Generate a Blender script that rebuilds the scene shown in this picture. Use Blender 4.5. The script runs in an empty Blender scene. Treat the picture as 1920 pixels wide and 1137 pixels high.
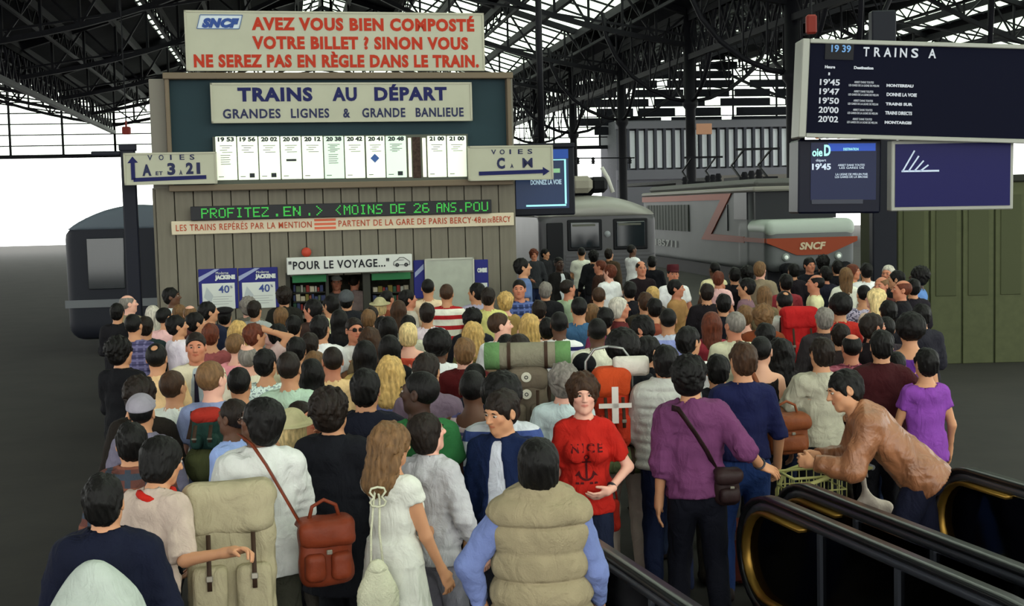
import bpy, math, random
import numpy as np
from mathutils import Vector, Matrix
SC = bpy.context.scene
COL = SC.collection
R = math.radians
# ------------------------------------------------------------------ camera, sky, exposure
HC, FPX = 2.7, 2400.0
PITCH, ROLL = R(4.29), R(1.43)
cF = Vector((0, math.cos(PITCH), -math.sin(PITCH)))
u0 = Vector((0, math.sin(PITCH), math.cos(PITCH))); r0 = Vector((1, 0, 0))
cR = r0*math.cos(ROLL) - u0*math.sin(ROLL)
cU = r0*math.sin(ROLL) + u0*math.cos(ROLL)
cam_d = bpy.data.cameras.new('camera'); cam = bpy.data.objects.new('camera', cam_d); COL.objects.link(cam)
cam.matrix_world = Matrix(((cR.x, cU.x, -cF.x, 0), (cR.y, cU.y, -cF.y, 0), (cR.z, cU.z, -cF.z, HC), (0, 0, 0, 1)))
cam_d.sensor_width = 36; cam_d.lens = 36*FPX/1920; cam_d.clip_end = 600; cam_d.clip_start = .1
SC.camera = cam
world = bpy.data.worlds.new('overcast_sky'); SC.world = world; world.use_nodes = True
wb = world.node_tree.nodes['Background']; wb.inputs[0].default_value = (0.98, 1.0, .955, 1); wb.inputs[1].default_value = 3.5
SC.view_settings.view_transform = 'Standard'; SC.view_settings.look = 'None'
SC.view_settings.exposure = 0.0; SC.view_settings.gamma = 1; SC.view_settings.use_curve_mapping = False
SC.cycles.max_bounces = 5; SC.cycles.diffuse_bounces = 3; SC.cycles.transparent_max_bounces = 12
SC.cycles.use_denoising = True

def ray(px, py):
    return cF + cR*((px-960)/FPX) + cU*(-(py-568.5)/FPX)
def at_z(px, py, z):                      # the point of height z seen at a pixel
    d = ray(px, py); t = (z-HC)/d.z
    return Vector((d.x*t, d.y*t, z))
def at_d(px, py, dist):                   # the point at a distance along the view seen at a pixel
    d = ray(px, py); t = dist/d.y
    return Vector((d.x*t, d.y*t, HC+d.z*t))

# ------------------------------------------------------------------ materials
MATS = {}
def srgb(c):
    if isinstance(c, str):
        c = c.lstrip('#'); c = c if len(c) > 3 else ''.join(x*2 for x in c); c = [int(c[i:i+2], 16)/255 for i in (0, 2, 4)]
    return tuple((v/12.92 if v <= .04045 else ((v+.055)/1.055)**2.4) for v in c) + (1,)
def mat(name, col, rough=.8, metal=0, bump=0, bscale=60, var=.0, vscale=8, emit=0, spec=.14, stretch=None, attr=False, pattern=None, alpha=1, crease=0):
    key = (name, str(col), rough, metal, bump, bscale, var, vscale, emit, attr, str(pattern), str(stretch), alpha, crease)
    if key in MATS: return MATS[key]
    m = bpy.data.materials.new(name); m.use_nodes = True
    nt = m.node_tree; N = nt.nodes; L = nt.links; b = N['Principled BSDF']
    b.inputs['Roughness'].default_value = rough; b.inputs['Metallic'].default_value = metal
    b.inputs['Specular IOR Level'].default_value = spec
    c = srgb(col) if not isinstance(col, tuple) or len(col) == 3 else col
    b.inputs['Base Color'].default_value = c
    out = None
    tc = N.new('ShaderNodeTexCoord'); mp = N.new('ShaderNodeMapping'); L.new(tc.outputs['Object'], mp.inputs[0])
    if stretch: mp.inputs['Scale'].default_value = stretch
    if pattern:
        out = pattern_nodes(nt, tc, c, pattern)
    if var > 0:
        n = N.new('ShaderNodeTexNoise'); n.inputs['Scale'].default_value = vscale; n.inputs['Detail'].default_value = 4
        L.new(mp.outputs[0], n.inputs['Vector'])
        mr = N.new('ShaderNodeMapRange'); mr.inputs['From Min'].default_value = .3; mr.inputs['From Max'].default_value = .7
        mr.inputs['To Min'].default_value = 1-var; mr.inputs['To Max'].default_value = 1+var; L.new(n.outputs['Fac'], mr.inputs['Value'])
        mx = N.new('ShaderNodeVectorMath'); mx.operation = 'MULTIPLY'
        if out is None: mx.inputs[0].default_value = c[:3]
        else: L.new(out, mx.inputs[0])
        L.new(mr.outputs[0], mx.inputs[1]); out = mx.outputs[0]
    if attr:
        a = N.new('ShaderNodeAttribute'); a.attribute_name = 'tint'
        mx = N.new('ShaderNodeVectorMath'); mx.operation = 'MULTIPLY'
        if out is None: mx.inputs[0].default_value = c[:3]
        else: L.new(out, mx.inputs[0])
        L.new(a.outputs['Color'], mx.inputs[1]); out = mx.outputs[0]
    if out is not None: L.new(out, b.inputs['Base Color'])
    if bump > 0:
        n = N.new('ShaderNodeTexNoise'); n.inputs['Scale'].default_value = bscale; n.inputs['Detail'].default_value = 3
        L.new(mp.outputs[0], n.inputs['Vector'])
        bp = N.new('ShaderNodeBump'); bp.inputs['Strength'].default_value = bump; bp.inputs['Distance'].default_value = .01
        L.new(n.outputs['Fac'], bp.inputs['Height']); L.new(bp.outputs[0], b.inputs['Normal'])
        if crease:
            m2 = N.new('ShaderNodeMapping'); m2.inputs['Scale'].default_value = (1, 1, .55); m2.inputs['Rotation'].default_value = (.5, .3, 0); L.new(tc.outputs['Object'], m2.inputs[0])
            n2 = N.new('ShaderNodeTexNoise'); n2.inputs['Scale'].default_value = 9; n2.inputs['Detail'].default_value = 3; n2.inputs['Distortion'].default_value = 1.2; L.new(m2.outputs[0], n2.inputs['Vector'])
            b2 = N.new('ShaderNodeBump'); b2.inputs['Strength'].default_value = crease; b2.inputs['Distance'].default_value = .05
            L.new(n2.outputs['Fac'], b2.inputs['Height']); L.new(b2.outputs[0], bp.inputs['Normal'])
    if emit > 0:
        b.inputs['Emission Color'].default_value = c; b.inputs['Emission Strength'].default_value = emit
        if out is not None: L.new(out, b.inputs['Emission Color'])
    if alpha < 1: b.inputs['Alpha'].default_value = alpha
    MATS[key] = m
    return m
def pattern_nodes(nt, tc, c, pat):
    # ('stripe', colour2, period, share, z0[, axis]) or ('plaid', colour2, colour3, period) or ('spots', colour2, scale)
    N = nt.nodes; L = nt.links
    sx = N.new('ShaderNodeSeparateXYZ'); L.new(tc.outputs['Object'], sx.inputs[0])
    def frac(sock, period, off=0):
        a = N.new('ShaderNodeMath'); a.operation = 'MULTIPLY_ADD'; a.inputs[1].default_value = 1/period; a.inputs[2].default_value = off
        L.new(sock, a.inputs[0]); f = N.new('ShaderNodeMath'); f.operation = 'FRACT'; L.new(a.outputs[0], f.inputs[0]); return f.outputs[0]
    def less(sock, t):
        a = N.new('ShaderNodeMath'); a.operation = 'LESS_THAN'; a.inputs[1].default_value = t; L.new(sock, a.inputs[0]); return a.outputs[0]
    def mix(f, a, b):
        m = N.new('ShaderNodeMix'); m.data_type = 'RGBA'
        L.new(f, m.inputs[0])
        for i, v in ((6, a), (7, b)):
            if isinstance(v, tuple): m.inputs[i].default_value = v
            else: L.new(v, m.inputs[i])
        return m.outputs[2]
    if pat[0] == 'stripe':
        ax = pat[5] if len(pat) > 5 else 2
        return mix(less(frac(sx.outputs[ax], pat[2], pat[4]), pat[3]), c, srgb(pat[1]))
    if pat[0] == 'plaid':
        o = mix(less(frac(sx.outputs[2], pat[3]), .3), c, srgb(pat[1]))
        o = mix(less(frac(sx.outputs[0], pat[3]), .3), o, srgb(pat[1]))
        return mix(less(frac(sx.outputs[2], pat[3], .5), .12), o, srgb(pat[2]))
    if pat[0] == 'spots':
        n = N.new('ShaderNodeTexNoise'); n.inputs['Scale'].default_value = pat[2]; n.inputs['Detail'].default_value = 1
        L.new(tc.outputs['Object'], n.inputs['Vector'])
        a = N.new('ShaderNodeMath'); a.operation = 'GREATER_THAN'; a.inputs[1].default_value = .55; L.new(n.outputs['Fac'], a.inputs[0])
        return mix(a.outputs[0], c, srgb(pat[1]))

# ------------------------------------------------------------------ object helpers
def tag(o, label=None, cat=None, group=None, kind=None):
    if label: o['label'] = label
    if cat: o['category'] = cat
    if group: o['group'] = group
    if kind: o['kind'] = kind
    return o
def empty(name, label, cat, loc=(0, 0, 0), rz=0, group=None, scale=1):
    o = bpy.data.objects.new(name, None); COL.objects.link(o); o.empty_display_size = .1
    o.location = loc; o.rotation_euler = (0, 0, rz); o.scale = (scale,)*3
    return tag(o, label, cat, group)
def link(name, me, m, parent=None, mw=None):
    o = bpy.data.objects.new(name, me); COL.objects.link(o)
    if parent is not None: o.parent = parent
    if mw is not None: o.matrix_local = mw
    if m is not None:
        if not me.materials: me.materials.append(m)
        if me.materials[0] is not m:
            o.material_slots[0].link = 'OBJECT'; o.material_slots[0].material = m
    return o
def npmesh(name, V, Q, smooth=True, tint=None):
    me = bpy.data.meshes.new(name); k = Q.shape[1]
    me.vertices.add(len(V)); me.vertices.foreach_set('co', np.ascontiguousarray(V, np.float32).ravel())
    me.loops.add(Q.size); me.loops.foreach_set('vertex_index', np.ascontiguousarray(Q, np.int32).ravel())
    me.polygons.add(len(Q)); me.polygons.foreach_set('loop_start', np.arange(0, Q.size, k, dtype=np.int32))
    me.update(calc_edges=True)
    me.polygons.foreach_set('use_smooth', np.full(len(Q), smooth))
    if tint is not None:
        a = me.color_attributes.new('tint', 'FLOAT_COLOR', 'POINT')
        a.data.foreach_set('color', np.c_[tint, np.ones(len(V))].astype(np.float32).ravel())
    return me
class MB:                                # collects boxes, bars, tubes, sweeps, polygons into one mesh
    def __init__(s): s.v = []; s.f = []
    def add(s, vs, fs):
        n = len(s.v); s.v += [tuple(v) for v in vs]; s.f += [tuple(i+n for i in f) for f in fs]; return s
    def box(s, a, b, M=None):
        x0, y0, z0 = a; x1, y1, z1 = b
        vs = [(x0,y0,z0),(x1,y0,z0),(x1,y1,z0),(x0,y1,z0),(x0,y0,z1),(x1,y0,z1),(x1,y1,z1),(x0,y1,z1)]
        if M is not None: vs = [M @ Vector(v) for v in vs]
        return s.add(vs, [(0,3,2,1),(4,5,6,7),(0,1,5,4),(1,2,6,5),(2,3,7,6),(3,0,4,7)])
    def bbox(s, a, b, r=.01, M=None):    # box with chamfered long edges (all 12), 26-face
        x0, y0, z0 = a; x1, y1, z1 = b; vs = []; 
        r = min(r, (x1-x0)*.45, (y1-y0)*.45, (z1-z0)*.45)
        for x, sx in ((x0, 1), (x1, -1)):
            for y, sy in ((y0, 1), (y1, -1)):
                for z, sz in ((z0, 1), (z1, -1)):
                    vs += [(x, y+sy*r, z+sz*r), (x+sx*r, y, z+sz*r), (x+sx*r, y+sy*r, z)]
        if M is not None: vs = [M @ Vector(v) for v in vs]
        I = lambda i, j, k, a: ((i*2+j)*2+k)*3+a
        F = []
        for i in (0, 1):
            q = [I(i,0,0,0), I(i,1,0,0), I(i,1,1,0), I(i,0,1,0)]; F.append(q[::-1] if i == 0 else q)
            q = [I(0,i,0,1), I(1,i,0,1), I(1,i,1,1), I(0,i,1,1)]; F.append(q if i == 0 else q[::-1])
            q = [I(0,0,i,2), I(1,0,i,2), I(1,1,i,2), I(0,1,i,2)]; F.append(q[::-1] if i == 0 else q)
        for i in (0, 1):
            for j in (0, 1):
                a = [I(i,j,0,0), I(i,j,1,0), I(i,j,1,1), I(i,j,0,1)]; F.append(a)
                a = [I(i,0,j,0), I(i,1,j,0), I(i,1,j,2), I(i,0,j,2)]; F.append(a)
                a = [I(0,i,j,1), I(1,i,j,1), I(1,i,j,2), I(0,i,j,2)]; F.append(a)
                for k in (0, 1): F.append([I(i,j,k,0), I(i,j,k,1), I(i,j,k,2)])
        return s.add(vs, F)
    def bar(s, p, q, w, h=None, up=(0, 0, 1)):
        p = Vector(p); q = Vector(q); h = h or w; d = (q-p)
        if d.length < 1e-6: return s
        d.normalize(); up = Vector(up)
        if abs(d.dot(up)) > .99: up = Vector((1, 0, 0))
        a = d.cross(up).normalized(); b = a.cross(d)
        vs = [e + a*(i*w/2) + b*(j*h/2) for e in (p, q) for i, j in ((-1,-1),(1,-1),(1,1),(-1,1))]
        return s.add(vs, [(0,1,2,3),(7,6,5,4),(0,4,5,1),(1,5,6,2),(2,6,7,3),(3,7,4,0)])
    def tube(s, pts, r, n=8, closed=False, prof=None):
        pts = [Vector(p) for p in pts]; m = len(pts); vs = []; prev = None
        for i, p in enumerate(pts):
            d = (pts[(i+1) % m]-pts[i-1]) if closed else (pts[min(i+1, m-1)]-pts[max(i-1, 0)])
            d.normalize()
            if prev is None:
                up = Vector((0, 0, 1)) if abs(d.z) < .9 else Vector((0, 1, 0)); a = d.cross(up).normalized()
            else: a = (prev - d*prev.dot(d)).normalized()
            prev = a; b = d.cross(a); rr = r[i] if isinstance(r, (list, tuple)) else r
            if prof: vs += [p + a*x + b*y for x, y in prof]
            else: vs += [p + a*(rr*math.cos(t*2*math.pi/n)) + b*(rr*math.sin(t*2*math.pi/n)) for t in range(n)]
        k = len(prof) if prof else n; F = []
        for i in range(m if closed else m-1):
            j = (i+1) % m
            F += [(i*k+t, i*k+(t+1) % k, j*k+(t+1) % k, j*k+t) for t in range(k)]
        if not closed: F += [tuple(range(k))[::-1], tuple((m-1)*k+t for t in range(k))]
        return s.add(vs, F)
    def lathe(s, prof, n=24, c=(0, 0, 0), axis='z'):
        vs = []
        for r, z in prof:
            for t in range(n):
                x, y = r*math.cos(t*2*math.pi/n), r*math.sin(t*2*math.pi/n)
                p = {'z': (x, y, z), 'y': (x, z, y), 'x': (z, x, y)}[axis]
                vs.append((p[0]+c[0], p[1]+c[1], p[2]+c[2]))
        return s.add(vs, [(i*n+t, i*n+(t+1) % n, (i+1)*n+(t+1) % n, (i+1)*n+t) for i in range(len(prof)-1) for t in range(n)])
    def poly(s, outline, t0, t1, axis='y'):   # extruded 2-D outline (x,z) between depths
        n = len(outline); ax = {'y': lambda x, z, t: (x, t, z), 'x': lambda y, z, t: (t, y, z), 'z': lambda x, y, t: (x, y, t)}[axis]
        vs = [ax(x, z, t) for t in (t0, t1) for x, z in outline]
        return s.add(vs, [tuple(range(n)), tuple(range(n, 2*n))[::-1]] + [(i, i+n, (i+1) % n+n, (i+1) % n) for i in range(n)])
    def mesh(s, name, smooth=False):
        me = bpy.data.meshes.new(name); me.from_pydata(s.v, [], s.f); me.validate(); me.update()
        if smooth: me.polygons.foreach_set('use_smooth', [True]*len(me.polygons))
        return me
    def build(s, name, m, parent=None, smooth=False, mw=None, label=None):
        o = link(name, s.mesh(name, smooth), m, parent, mw)
        if label: o['label'] = label
        return o
def text(name, body, size, m, parent, loc, rot=(90, 0, 0), bold=.0, sx=1, align='LEFT', depth=.004, shear=0, space=1, fit=None):
    cu = bpy.data.curves.new(name, 'FONT'); cu.body = body; cu.size = size; cu.align_x = align; cu.extrude = depth
    cu.offset = bold; cu.shear = shear; cu.space_character = space; cu.resolution_u = 3
    t = bpy.data.objects.new('tmp', cu); COL.objects.link(t)
    dg = bpy.context.evaluated_depsgraph_get(); dg.update()
    me = bpy.data.meshes.new_from_object(t.evaluated_get(dg)); me.name = name
    bpy.data.objects.remove(t); bpy.data.curves.remove(cu)
    me.materials.clear()
    if fit and len(me.vertices):
        w = np.empty(len(me.vertices)*3, np.float32); me.vertices.foreach_get('co', w); w = w.reshape(-1, 3)
        s = fit/(w[:, 0].max()-w[:, 0].min()); w[:, 0] = (w[:, 0]-w[:, 0].min())*s; sy = 1
        me.vertices.foreach_set('co', w.ravel())
    M = Matrix.Translation(loc) @ Matrix.Rotation(R(rot[2]), 4, 'Z') @ Matrix.Rotation(R(rot[0]), 4, 'X') @ Matrix.Diagonal((sx, 1, 1, 1))
    return link(name, me, m, parent, M)
# ------------------------------------------------------------------ figures: distance fields turned into meshes
f32 = np.float32
def V3(*a): return np.array(a, f32)
def rotm(ax, deg):
    return np.array(Matrix.Rotation(R(deg), 3, ax), f32)
def smin(a, b, k):
    h = np.clip(.5+.5*(b-a)/k, 0, 1); return b+(a-b)*h-k*h*(1-h)
def smax(a, b, k): return -smin(-a, -b, k)
def cap(P, a, b, ra, rb):
    ab = b-a; q = P-a; t = np.clip(q@ab/(ab@ab+1e-9), 0, 1)
    q = q-t[:, None]*ab
    return np.sqrt(np.einsum('ij,ij->i', q, q))-(ra+(rb-ra)*t)
def ell(P, c, r):
    q = (P-V3(*c))/V3(*r); k0 = np.sqrt(np.einsum('ij,ij->i', q, q)); g = q/V3(*r); k1 = np.sqrt(np.einsum('ij,ij->i', g, g))+1e-6
    return k0*(k0-1)/k1
_rs = np.random.RandomState(5); _D = _rs.normal(size=(24, 3)).astype(f32); _D /= np.linalg.norm(_D, axis=1)[:, None]; _PH = _rs.rand(24).astype(f32)*6.28
def nz(P, f, seed=0):                     # cheap smooth noise in about -1..1
    o = 0
    for i in range(5):
        j = (i*5+seed*7) % 24; o = o+np.sin(P@(_D[j]*f*(1+.35*i))+_PH[j]+1.7*np.sin(P@(_D[(j+3) % 24]*f*.6)+seed))
    return o/3.2
_E = [((0,0,0),(1,0,0)),((0,1,0),(1,1,0)),((0,0,1),(1,0,1)),((0,1,1),(1,1,1)),((0,0,0),(0,1,0)),((1,0,0),(1,1,0)),((0,0,1),(0,1,1)),((1,0,1),(1,1,1)),((0,0,0),(0,0,1)),((1,0,0),(1,0,1)),((0,1,0),(0,1,1)),((1,1,0),(1,1,1))]
def nets(F, o, h):
    S = F < 0; nx, ny, nz_ = F.shape
    cs = sum(S[i:nx-1+i, j:ny-1+j, k:nz_-1+k].astype(np.int8) for i in (0, 1) for j in (0, 1) for k in (0, 1))
    act = (cs > 0) & (cs < 8); I = np.full(act.shape, -1, np.int32); C = np.argwhere(act); I[act] = np.arange(len(C))
    V = np.zeros((len(C), 3), f32); n = np.zeros(len(C), f32)
    for a, b in _E:
        A = C+a; B = C+b; fa = F[A[:, 0], A[:, 1], A[:, 2]]; fb = F[B[:, 0], B[:, 1], B[:, 2]]
        m = (fa < 0) != (fb < 0); t = np.where(m, fa/np.where(m, fa-fb, 1), 0)
        V += np.where(m[:, None], np.array(a, f32)+t[:, None]*(np.array(b, f32)-np.array(a, f32)), 0); n += m
    V = (C+V/np.maximum(n, 1)[:, None])*h+o
    Q = []
    for ax in range(3):
        sl0 = [slice(1, -1)]*3; sl0[ax] = slice(0, -1); sl1 = list(sl0); sl1[ax] = slice(1, None)
        A = S[tuple(sl0)]; B = S[tuple(sl1)]
        b, c = [(1, 2), (2, 0), (0, 1)][ax]
        for m, fl in ((A & ~B, 0), (~A & B, 1)):
            e = np.argwhere(m); off = [1, 1, 1]; off[ax] = 0; e = e+off
            q = []
            for db, dc in ((1, 1), (0, 1), (0, 0), (1, 0)):
                p = e.copy(); p[:, b] -= db; p[:, c] -= dc; q.append(I[p[:, 0], p[:, 1], p[:, 2]])
            q = np.stack(q, 1); Q.append(q[:, ::-1] if fl else q)
    Q = np.concatenate(Q); Q = Q[(Q >= 0).all(1)]
    return V.astype(f32), Q
def march(fn, lo, hi, h, crop=None):
    """two-level: a coarse pass finds the cells near the surface, the fine pass fills them"""
    lo = np.array(lo, f32); hi = np.array(hi, f32); K = 4; H = h*K
    n = np.ceil((hi-lo)/H).astype(int)+1
    ax = [lo[i]+H*(np.arange(n[i])+.5)-h/2 for i in range(3)]
    G = np.stack(np.meshgrid(*ax, indexing='ij'), -1).reshape(-1, 3).astype(f32)
    c = fn(G).reshape(n); 
    near = np.abs(c) < H*1.6+.012
    F = np.repeat(np.repeat(np.repeat(c, K, 0), K, 1), K, 2)
    M = np.repeat(np.repeat(np.repeat(near, K, 0), K, 1), K, 2)
    idx = np.argwhere(M); F[M] = fn((idx*h+lo).astype(f32))
    F = np.where(F == 0, 1e-6, F).astype(f32)
    V, Q = nets(F, lo, h)
    return V, Q
def keep(V, Q, mask):                     # keep the quads whose first vertex satisfies the mask
    Q = Q[mask[Q].all(1)]; u, inv = np.unique(Q, return_inverse=True); return V[u], inv.reshape(Q.shape)
def merge(L):
    Vs, Qs, n = [], [], 0
    for V, Q in L: Vs.append(V); Qs.append(Q+n); n += len(V)
    return np.concatenate(Vs), np.concatenate(Qs)

def head_field(Q, fem=0, full=1):
    Q = Q/1.01; X = Q.copy(); X[:, 0] = np.abs(X[:, 0])
    d = ell(Q, (0, .018, .032), (.075, .096, .088))
    d = smin(d, ell(Q, (0, -.022, -.028), (.061-.003*fem, .070, .084)), .03)
    d = smin(d, cap(X, V3(0, -.062, -.092), V3(.012, -.058, -.09), .021, .018), .03)
    d = smin(d, ell(X, (.042, -.058, -.012), (.022, .02, .022)), .02)            # cheeks
    d = smin(d, ell(X, (.045, -.01, -.06), (.018, .03, .03)), .03)               # jaw corner
    d = smin(d, cap(X, V3(.006, -.084, .034), V3(.038, -.074, .032), .012, .009), .014)  # brow
    d = smax(d, -ell(X, (.031, -.103, .012), (.017, .022, .012)), .010)          # sockets
    d = smin(d, cap(Q, V3(0, -.086, .02), V3(0, -.108, -.018), .008, .0125), .010)   # nose
    d = smin(d, ell(X, (.011, -.098, -.022), (.009, .011, .008)), .006)
    d = smin(d, cap(X, V3(0, -.0885, -.046), V3(.018, -.081, -.049), .0065, .003), .006)  # lips
    d = smin(d, cap(X, V3(0, -.0865, -.056), V3(.016, -.080, -.052), .0065, .003), .006)
    e = ell(X, (.078, .014, .000), (.010, .021, .033)); e = smax(e, -ell(X, (.090, .010, .002), (.009, .012, .02)), .004)
    return smin(d, e, .008)*1.01

def ik(S, W, l1, l2, pole):
    d = W-S; L = np.linalg.norm(d); L2 = min(max(L, .12), (l1+l2)*.995); u = d/L
    a = (l1*l1-l2*l2+L2*L2)/(2*L2); hh = math.sqrt(max(l1*l1-a*a, 1e-6)); p = pole-u*(pole@u); p /= np.linalg.norm(p)+1e-9
    return S+u*a+p*hh, S+u*L2
ARMS = {  # wrist target, elbow direction, hand direction or None; x is mirrored for the other side
 'down': ((.235, -.03, .865), (.25, 1, 0)), 'rel': ((.27, -.12, .90), (.4, 1, 0)), 'front': ((.13, -.30, 1.06), (.5, .3, -1)),
 'cross': ((-.03, -.21, 1.14), (.6, 0, -1)), 'hip': ((.21, -.07, 1.02), (1, .5, 0)), 'face': ((.07, -.17, 1.47), (.6, -.2, -1)),
 'hair': ((.10, -.02, 1.68), (1, -.3, 0)), 'strap': ((.10, -.15, 1.33), (.5, .3, -1)), 'up': ((.20, -.15, 1.85), (1, 0, 0)), 'back': ((.08, .14, 1.0), (1, .6, 0))}
class Fig:
    def __init__(s, sex='m', arm=('down', 'down'), head=(0, 0, 0), lean=(0, 0, 0), legs='stand', curl=.5, fat=0, hdir=(None, None)):
        s.sex = sex; fem = s.fem = 1 if sex == 'f' else 0; s.fat = fat
        s.O = V3(0, 0, .95); s.Rt = rotm('Z', lean[2])@rotm('X', lean[0])@rotm('Y', lean[1])
        T = s.T = lambda p: s.O+s.Rt@(V3(*p)-s.O)
        s.neck0 = T((0, .012, 1.43)); piv = T((0, .012, 1.518))
        s.Rh = s.Rt@rotm('Z', head[0])@rotm('X', -head[1])@rotm('Y', head[2])
        s.hc = piv+s.Rh@V3(0, -.012, .10); s.piv = piv
        sh = .156-.018*fem+.01*fat; s.J = {}
        for sg in (1, -1):
            S = T((sg*sh, .005, 1.395)); a = arm[0 if sg == 1 else 1]
            if isinstance(a, str): tg, pl = ARMS[a]; tg = (tg[0]*sg, tg[1], tg[2]); pl = (pl[0]*sg, pl[1], pl[2]); tg = T(tg); pl = s.Rt@V3(*pl)
            else: tg, pl = V3(*a[0]), V3(*a[1])
            E, W = ik(S, tg, .285, .255, V3(*pl)); hd = hdir[0 if sg == 1 else 1]
            d = W-E; d /= np.linalg.norm(d)
            if hd is not None: d = V3(*hd)/np.linalg.norm(hd)
            s.J['S', sg], s.J['E', sg], s.J['W', sg], s.J['H', sg] = S, E, W, d
        st = {'stand': ((.10, 0), (.11, .0)), 'step': ((.09, -.16), (.10, .20)), 'ease': ((.12, -.05), (.14, .08)), 'lunge': ((.12, -.30), (.12, .22))}[legs]
        for sg in (1, -1):
            hx = .085; A = V3(sg*hx, 0, .90); fx, fy = st[0 if sg == 1 else 1]; An = V3(sg*fx, fy+.02, .085)
            Kn, An = ik(A, An, .43, .42, V3(0, -1, 0)); s.J['A', sg], s.J['K', sg], s.J['N', sg] = A, Kn, An
        s.curl = curl
    def tl(s, P): q = (P-s.O)@s.Rt; q[:, 2] += .95; return q
    def torso(s, P, o=0., belly=0.):
        q = s.tl(P); q[:, 2] -= 0; fem = s.fem; ft = s.fat*.02
        y = q.copy(); y[:, 1] = y[:, 1]/.66
        d = cap(y, V3(0, 0, .93), V3(0, 0, .98), .148+.012*fem+ft+o, .140+ft+o)
        d = smin(d, cap(y, V3(0, 0, 1.02), V3(0, 0, 1.2), .124-.014*fem+ft*1.4+o+belly, .130-.012*fem+ft+o), .08)
        d = smin(d, cap(y, V3(0, .01, 1.22), V3(0, .01, 1.31), .140-.012*fem+ft+o, .147-.016*fem+ft+o), .08)
        sh = .106-.014*fem+.01*s.fat
        d = smin(d, cap(q, V3(-sh, .008, 1.395), V3(sh, .008, 1.395), .062+o, .062+o), .06)
        d = smin(d, cap(q, V3(0, .012, 1.38), V3(0, .012, 1.46), .085+o, .060+o*.6), .05)
        if fem: x = q.copy(); x[:, 0] = np.abs(x[:, 0]); d = smin(d, ell(x, (.068, -.085, 1.265), (.062+o, .055+o, .06+o)), .05)
        return d
    def neck(s, P, o=0.): return cap(P, s.neck0, s.piv+(s.hc-s.piv)*.35, .060-.008*s.fem+o, .054-.008*s.fem+o)
    def arm(s, P, sg, o=0., upto=2., mid=None):
        S, E, W = s.J['S', sg], s.J['E', sg], s.J['W', sg]; f = 1-.14*s.fem
        t = min(upto, 1); e1 = S+(E-S)*t
        d = cap(P, S, e1, .053*f+o, (.053-.013*t)*f+o)
        if upto > 1:
            t = upto-1; e2 = E+(W-E)*t
            d = smin(d, cap(P, E, e2, .041*f+o*.95, (.041-.015*t)*f+o*.8), .02); u = (W-E)/np.linalg.norm(W-E); end = e2
        else: u = (E-S)/np.linalg.norm(E-S); end = e1
        if upto < 2.05: 
            pl = (P-end)@u; near = np.linalg.norm(P-end, axis=1) < .12+o
            d = np.where(near, np.maximum(d, pl), d)
        return d
    def hand(s, P, sg):
        E, W, d = s.J['E', sg], s.J['W', sg], s.J['H', sg]
        side = s.Rt@V3(-sg, 0, 0); nrm = side-d*(side@d)
        if np.linalg.norm(nrm) < .3: nrm = s.Rt@V3(0, .2, -1); nrm = nrm-d*(nrm@d)
        nrm /= np.linalg.norm(nrm); c = np.cross(nrm, d)
        if (c@(s.Rt@V3(0, -1, 0))) < 0 and abs(d[2]) > .3: c = -c
        B = np.stack([c, d, nrm], 1); q = (P-W)@B
        r = ell(q, (0, .047, 0), (.041, .052, .0165)); r = smin(r, cap(q, V3(0, -.03, 0), V3(0, .02, 0), .0255, .024), .02)
        cu = s.curl
        for i, L in enumerate((.075, .084, .078, .062)):
            x = .030-.020*i; a = V3(x, .085-.003*abs(i-1.3), 0); t1 = cu*.7+.06*i; t2 = t1+cu*1.2
            m = a+V3(x*.12, math.cos(t1)*L*.52, math.sin(t1)*L*.52); b = m+V3(x*.06, math.cos(t2)*L*.48, math.sin(t2)*L*.48)
            r = smin(r, np.minimum(cap(q, a, m, .0095, .0085), cap(q, m, b, .0085, .007)), .006)
        a = V3(.028, .02, .004); m = V3(.052, .052, .016); b = V3(.056, .080, .024+.02*cu)
        return smin(r, np.minimum(cap(q, a, m, .015, .0115), cap(q, m, b, .011, .008)), .012)
    def leg(s, P, sg, o=0., flare=0.):
        A, K, N = s.J['A', sg], s.J['K', sg], s.J['N', sg]; f = 1+.2*s.fat*.3
        return smin(cap(P, A, K, .088*f+o, .060+o), cap(P, K, N, .056+o+flare*.4, .040+o+flare), .03)
    def body(s, P, hands=True):
        d = smin(s.torso(P), s.neck(P), .03)
        for sg in (1, -1):
            a = s.arm(P, sg, upto=2.1)
            if hands: a = smin(a, s.hand(P, sg), .015)
            d = smin(d, a, .03); d = smin(d, s.leg(P, sg), .03)
            N = s.J['N', sg]; d = smin(d, cap(P, N+V3(0, .02, -.03), N+V3(sg*.02, -.14, -.055), .035, .028), .03)
        return smin(d, head_field((P-s.hc)@s.Rh, s.fem), .022)
    def hm(s):                            # head matrix
        M = Matrix([[float(v)*1.01 for v in r] for r in s.Rh]).to_4x4(); M.translation = Vector([float(v) for v in s.hc]); return M
    def box(s, m=.16, zmin=0.0):
        pts = np.array([v for k, v in s.J.items() if k[0] != 'H']+[s.hc, s.neck0]); lo = pts.min(0)-m; hi = pts.max(0)+m; lo[2] = zmin; return lo, hi
    # ---- garments
    def shirt(s, P, g):
        o = g.get('o', .014); q = s.tl(P); hem = g.get('hem', .86); am = g.get('fold', .008)
        fo = am*nz(P*V3(1, 1, .55), 26, g.get('seed', 1))+am*.5*nz(P, 60, 3)+am*.55*nz(P*V3(.5, .5, 1.7), 34, 9)*np.clip(1.25-np.abs(q[:, 2]-1.02)*3, 0, 1)
        d = s.torso(P, o, g.get('loose', .014))
        d = smin(d, cap(q*V3(1, 1.35, 1), V3(0, 0, hem-.02), V3(0, 0, 1.0), .172+o+s.fat*.02+g.get('flare', 0), .152+o), .05)
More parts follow.
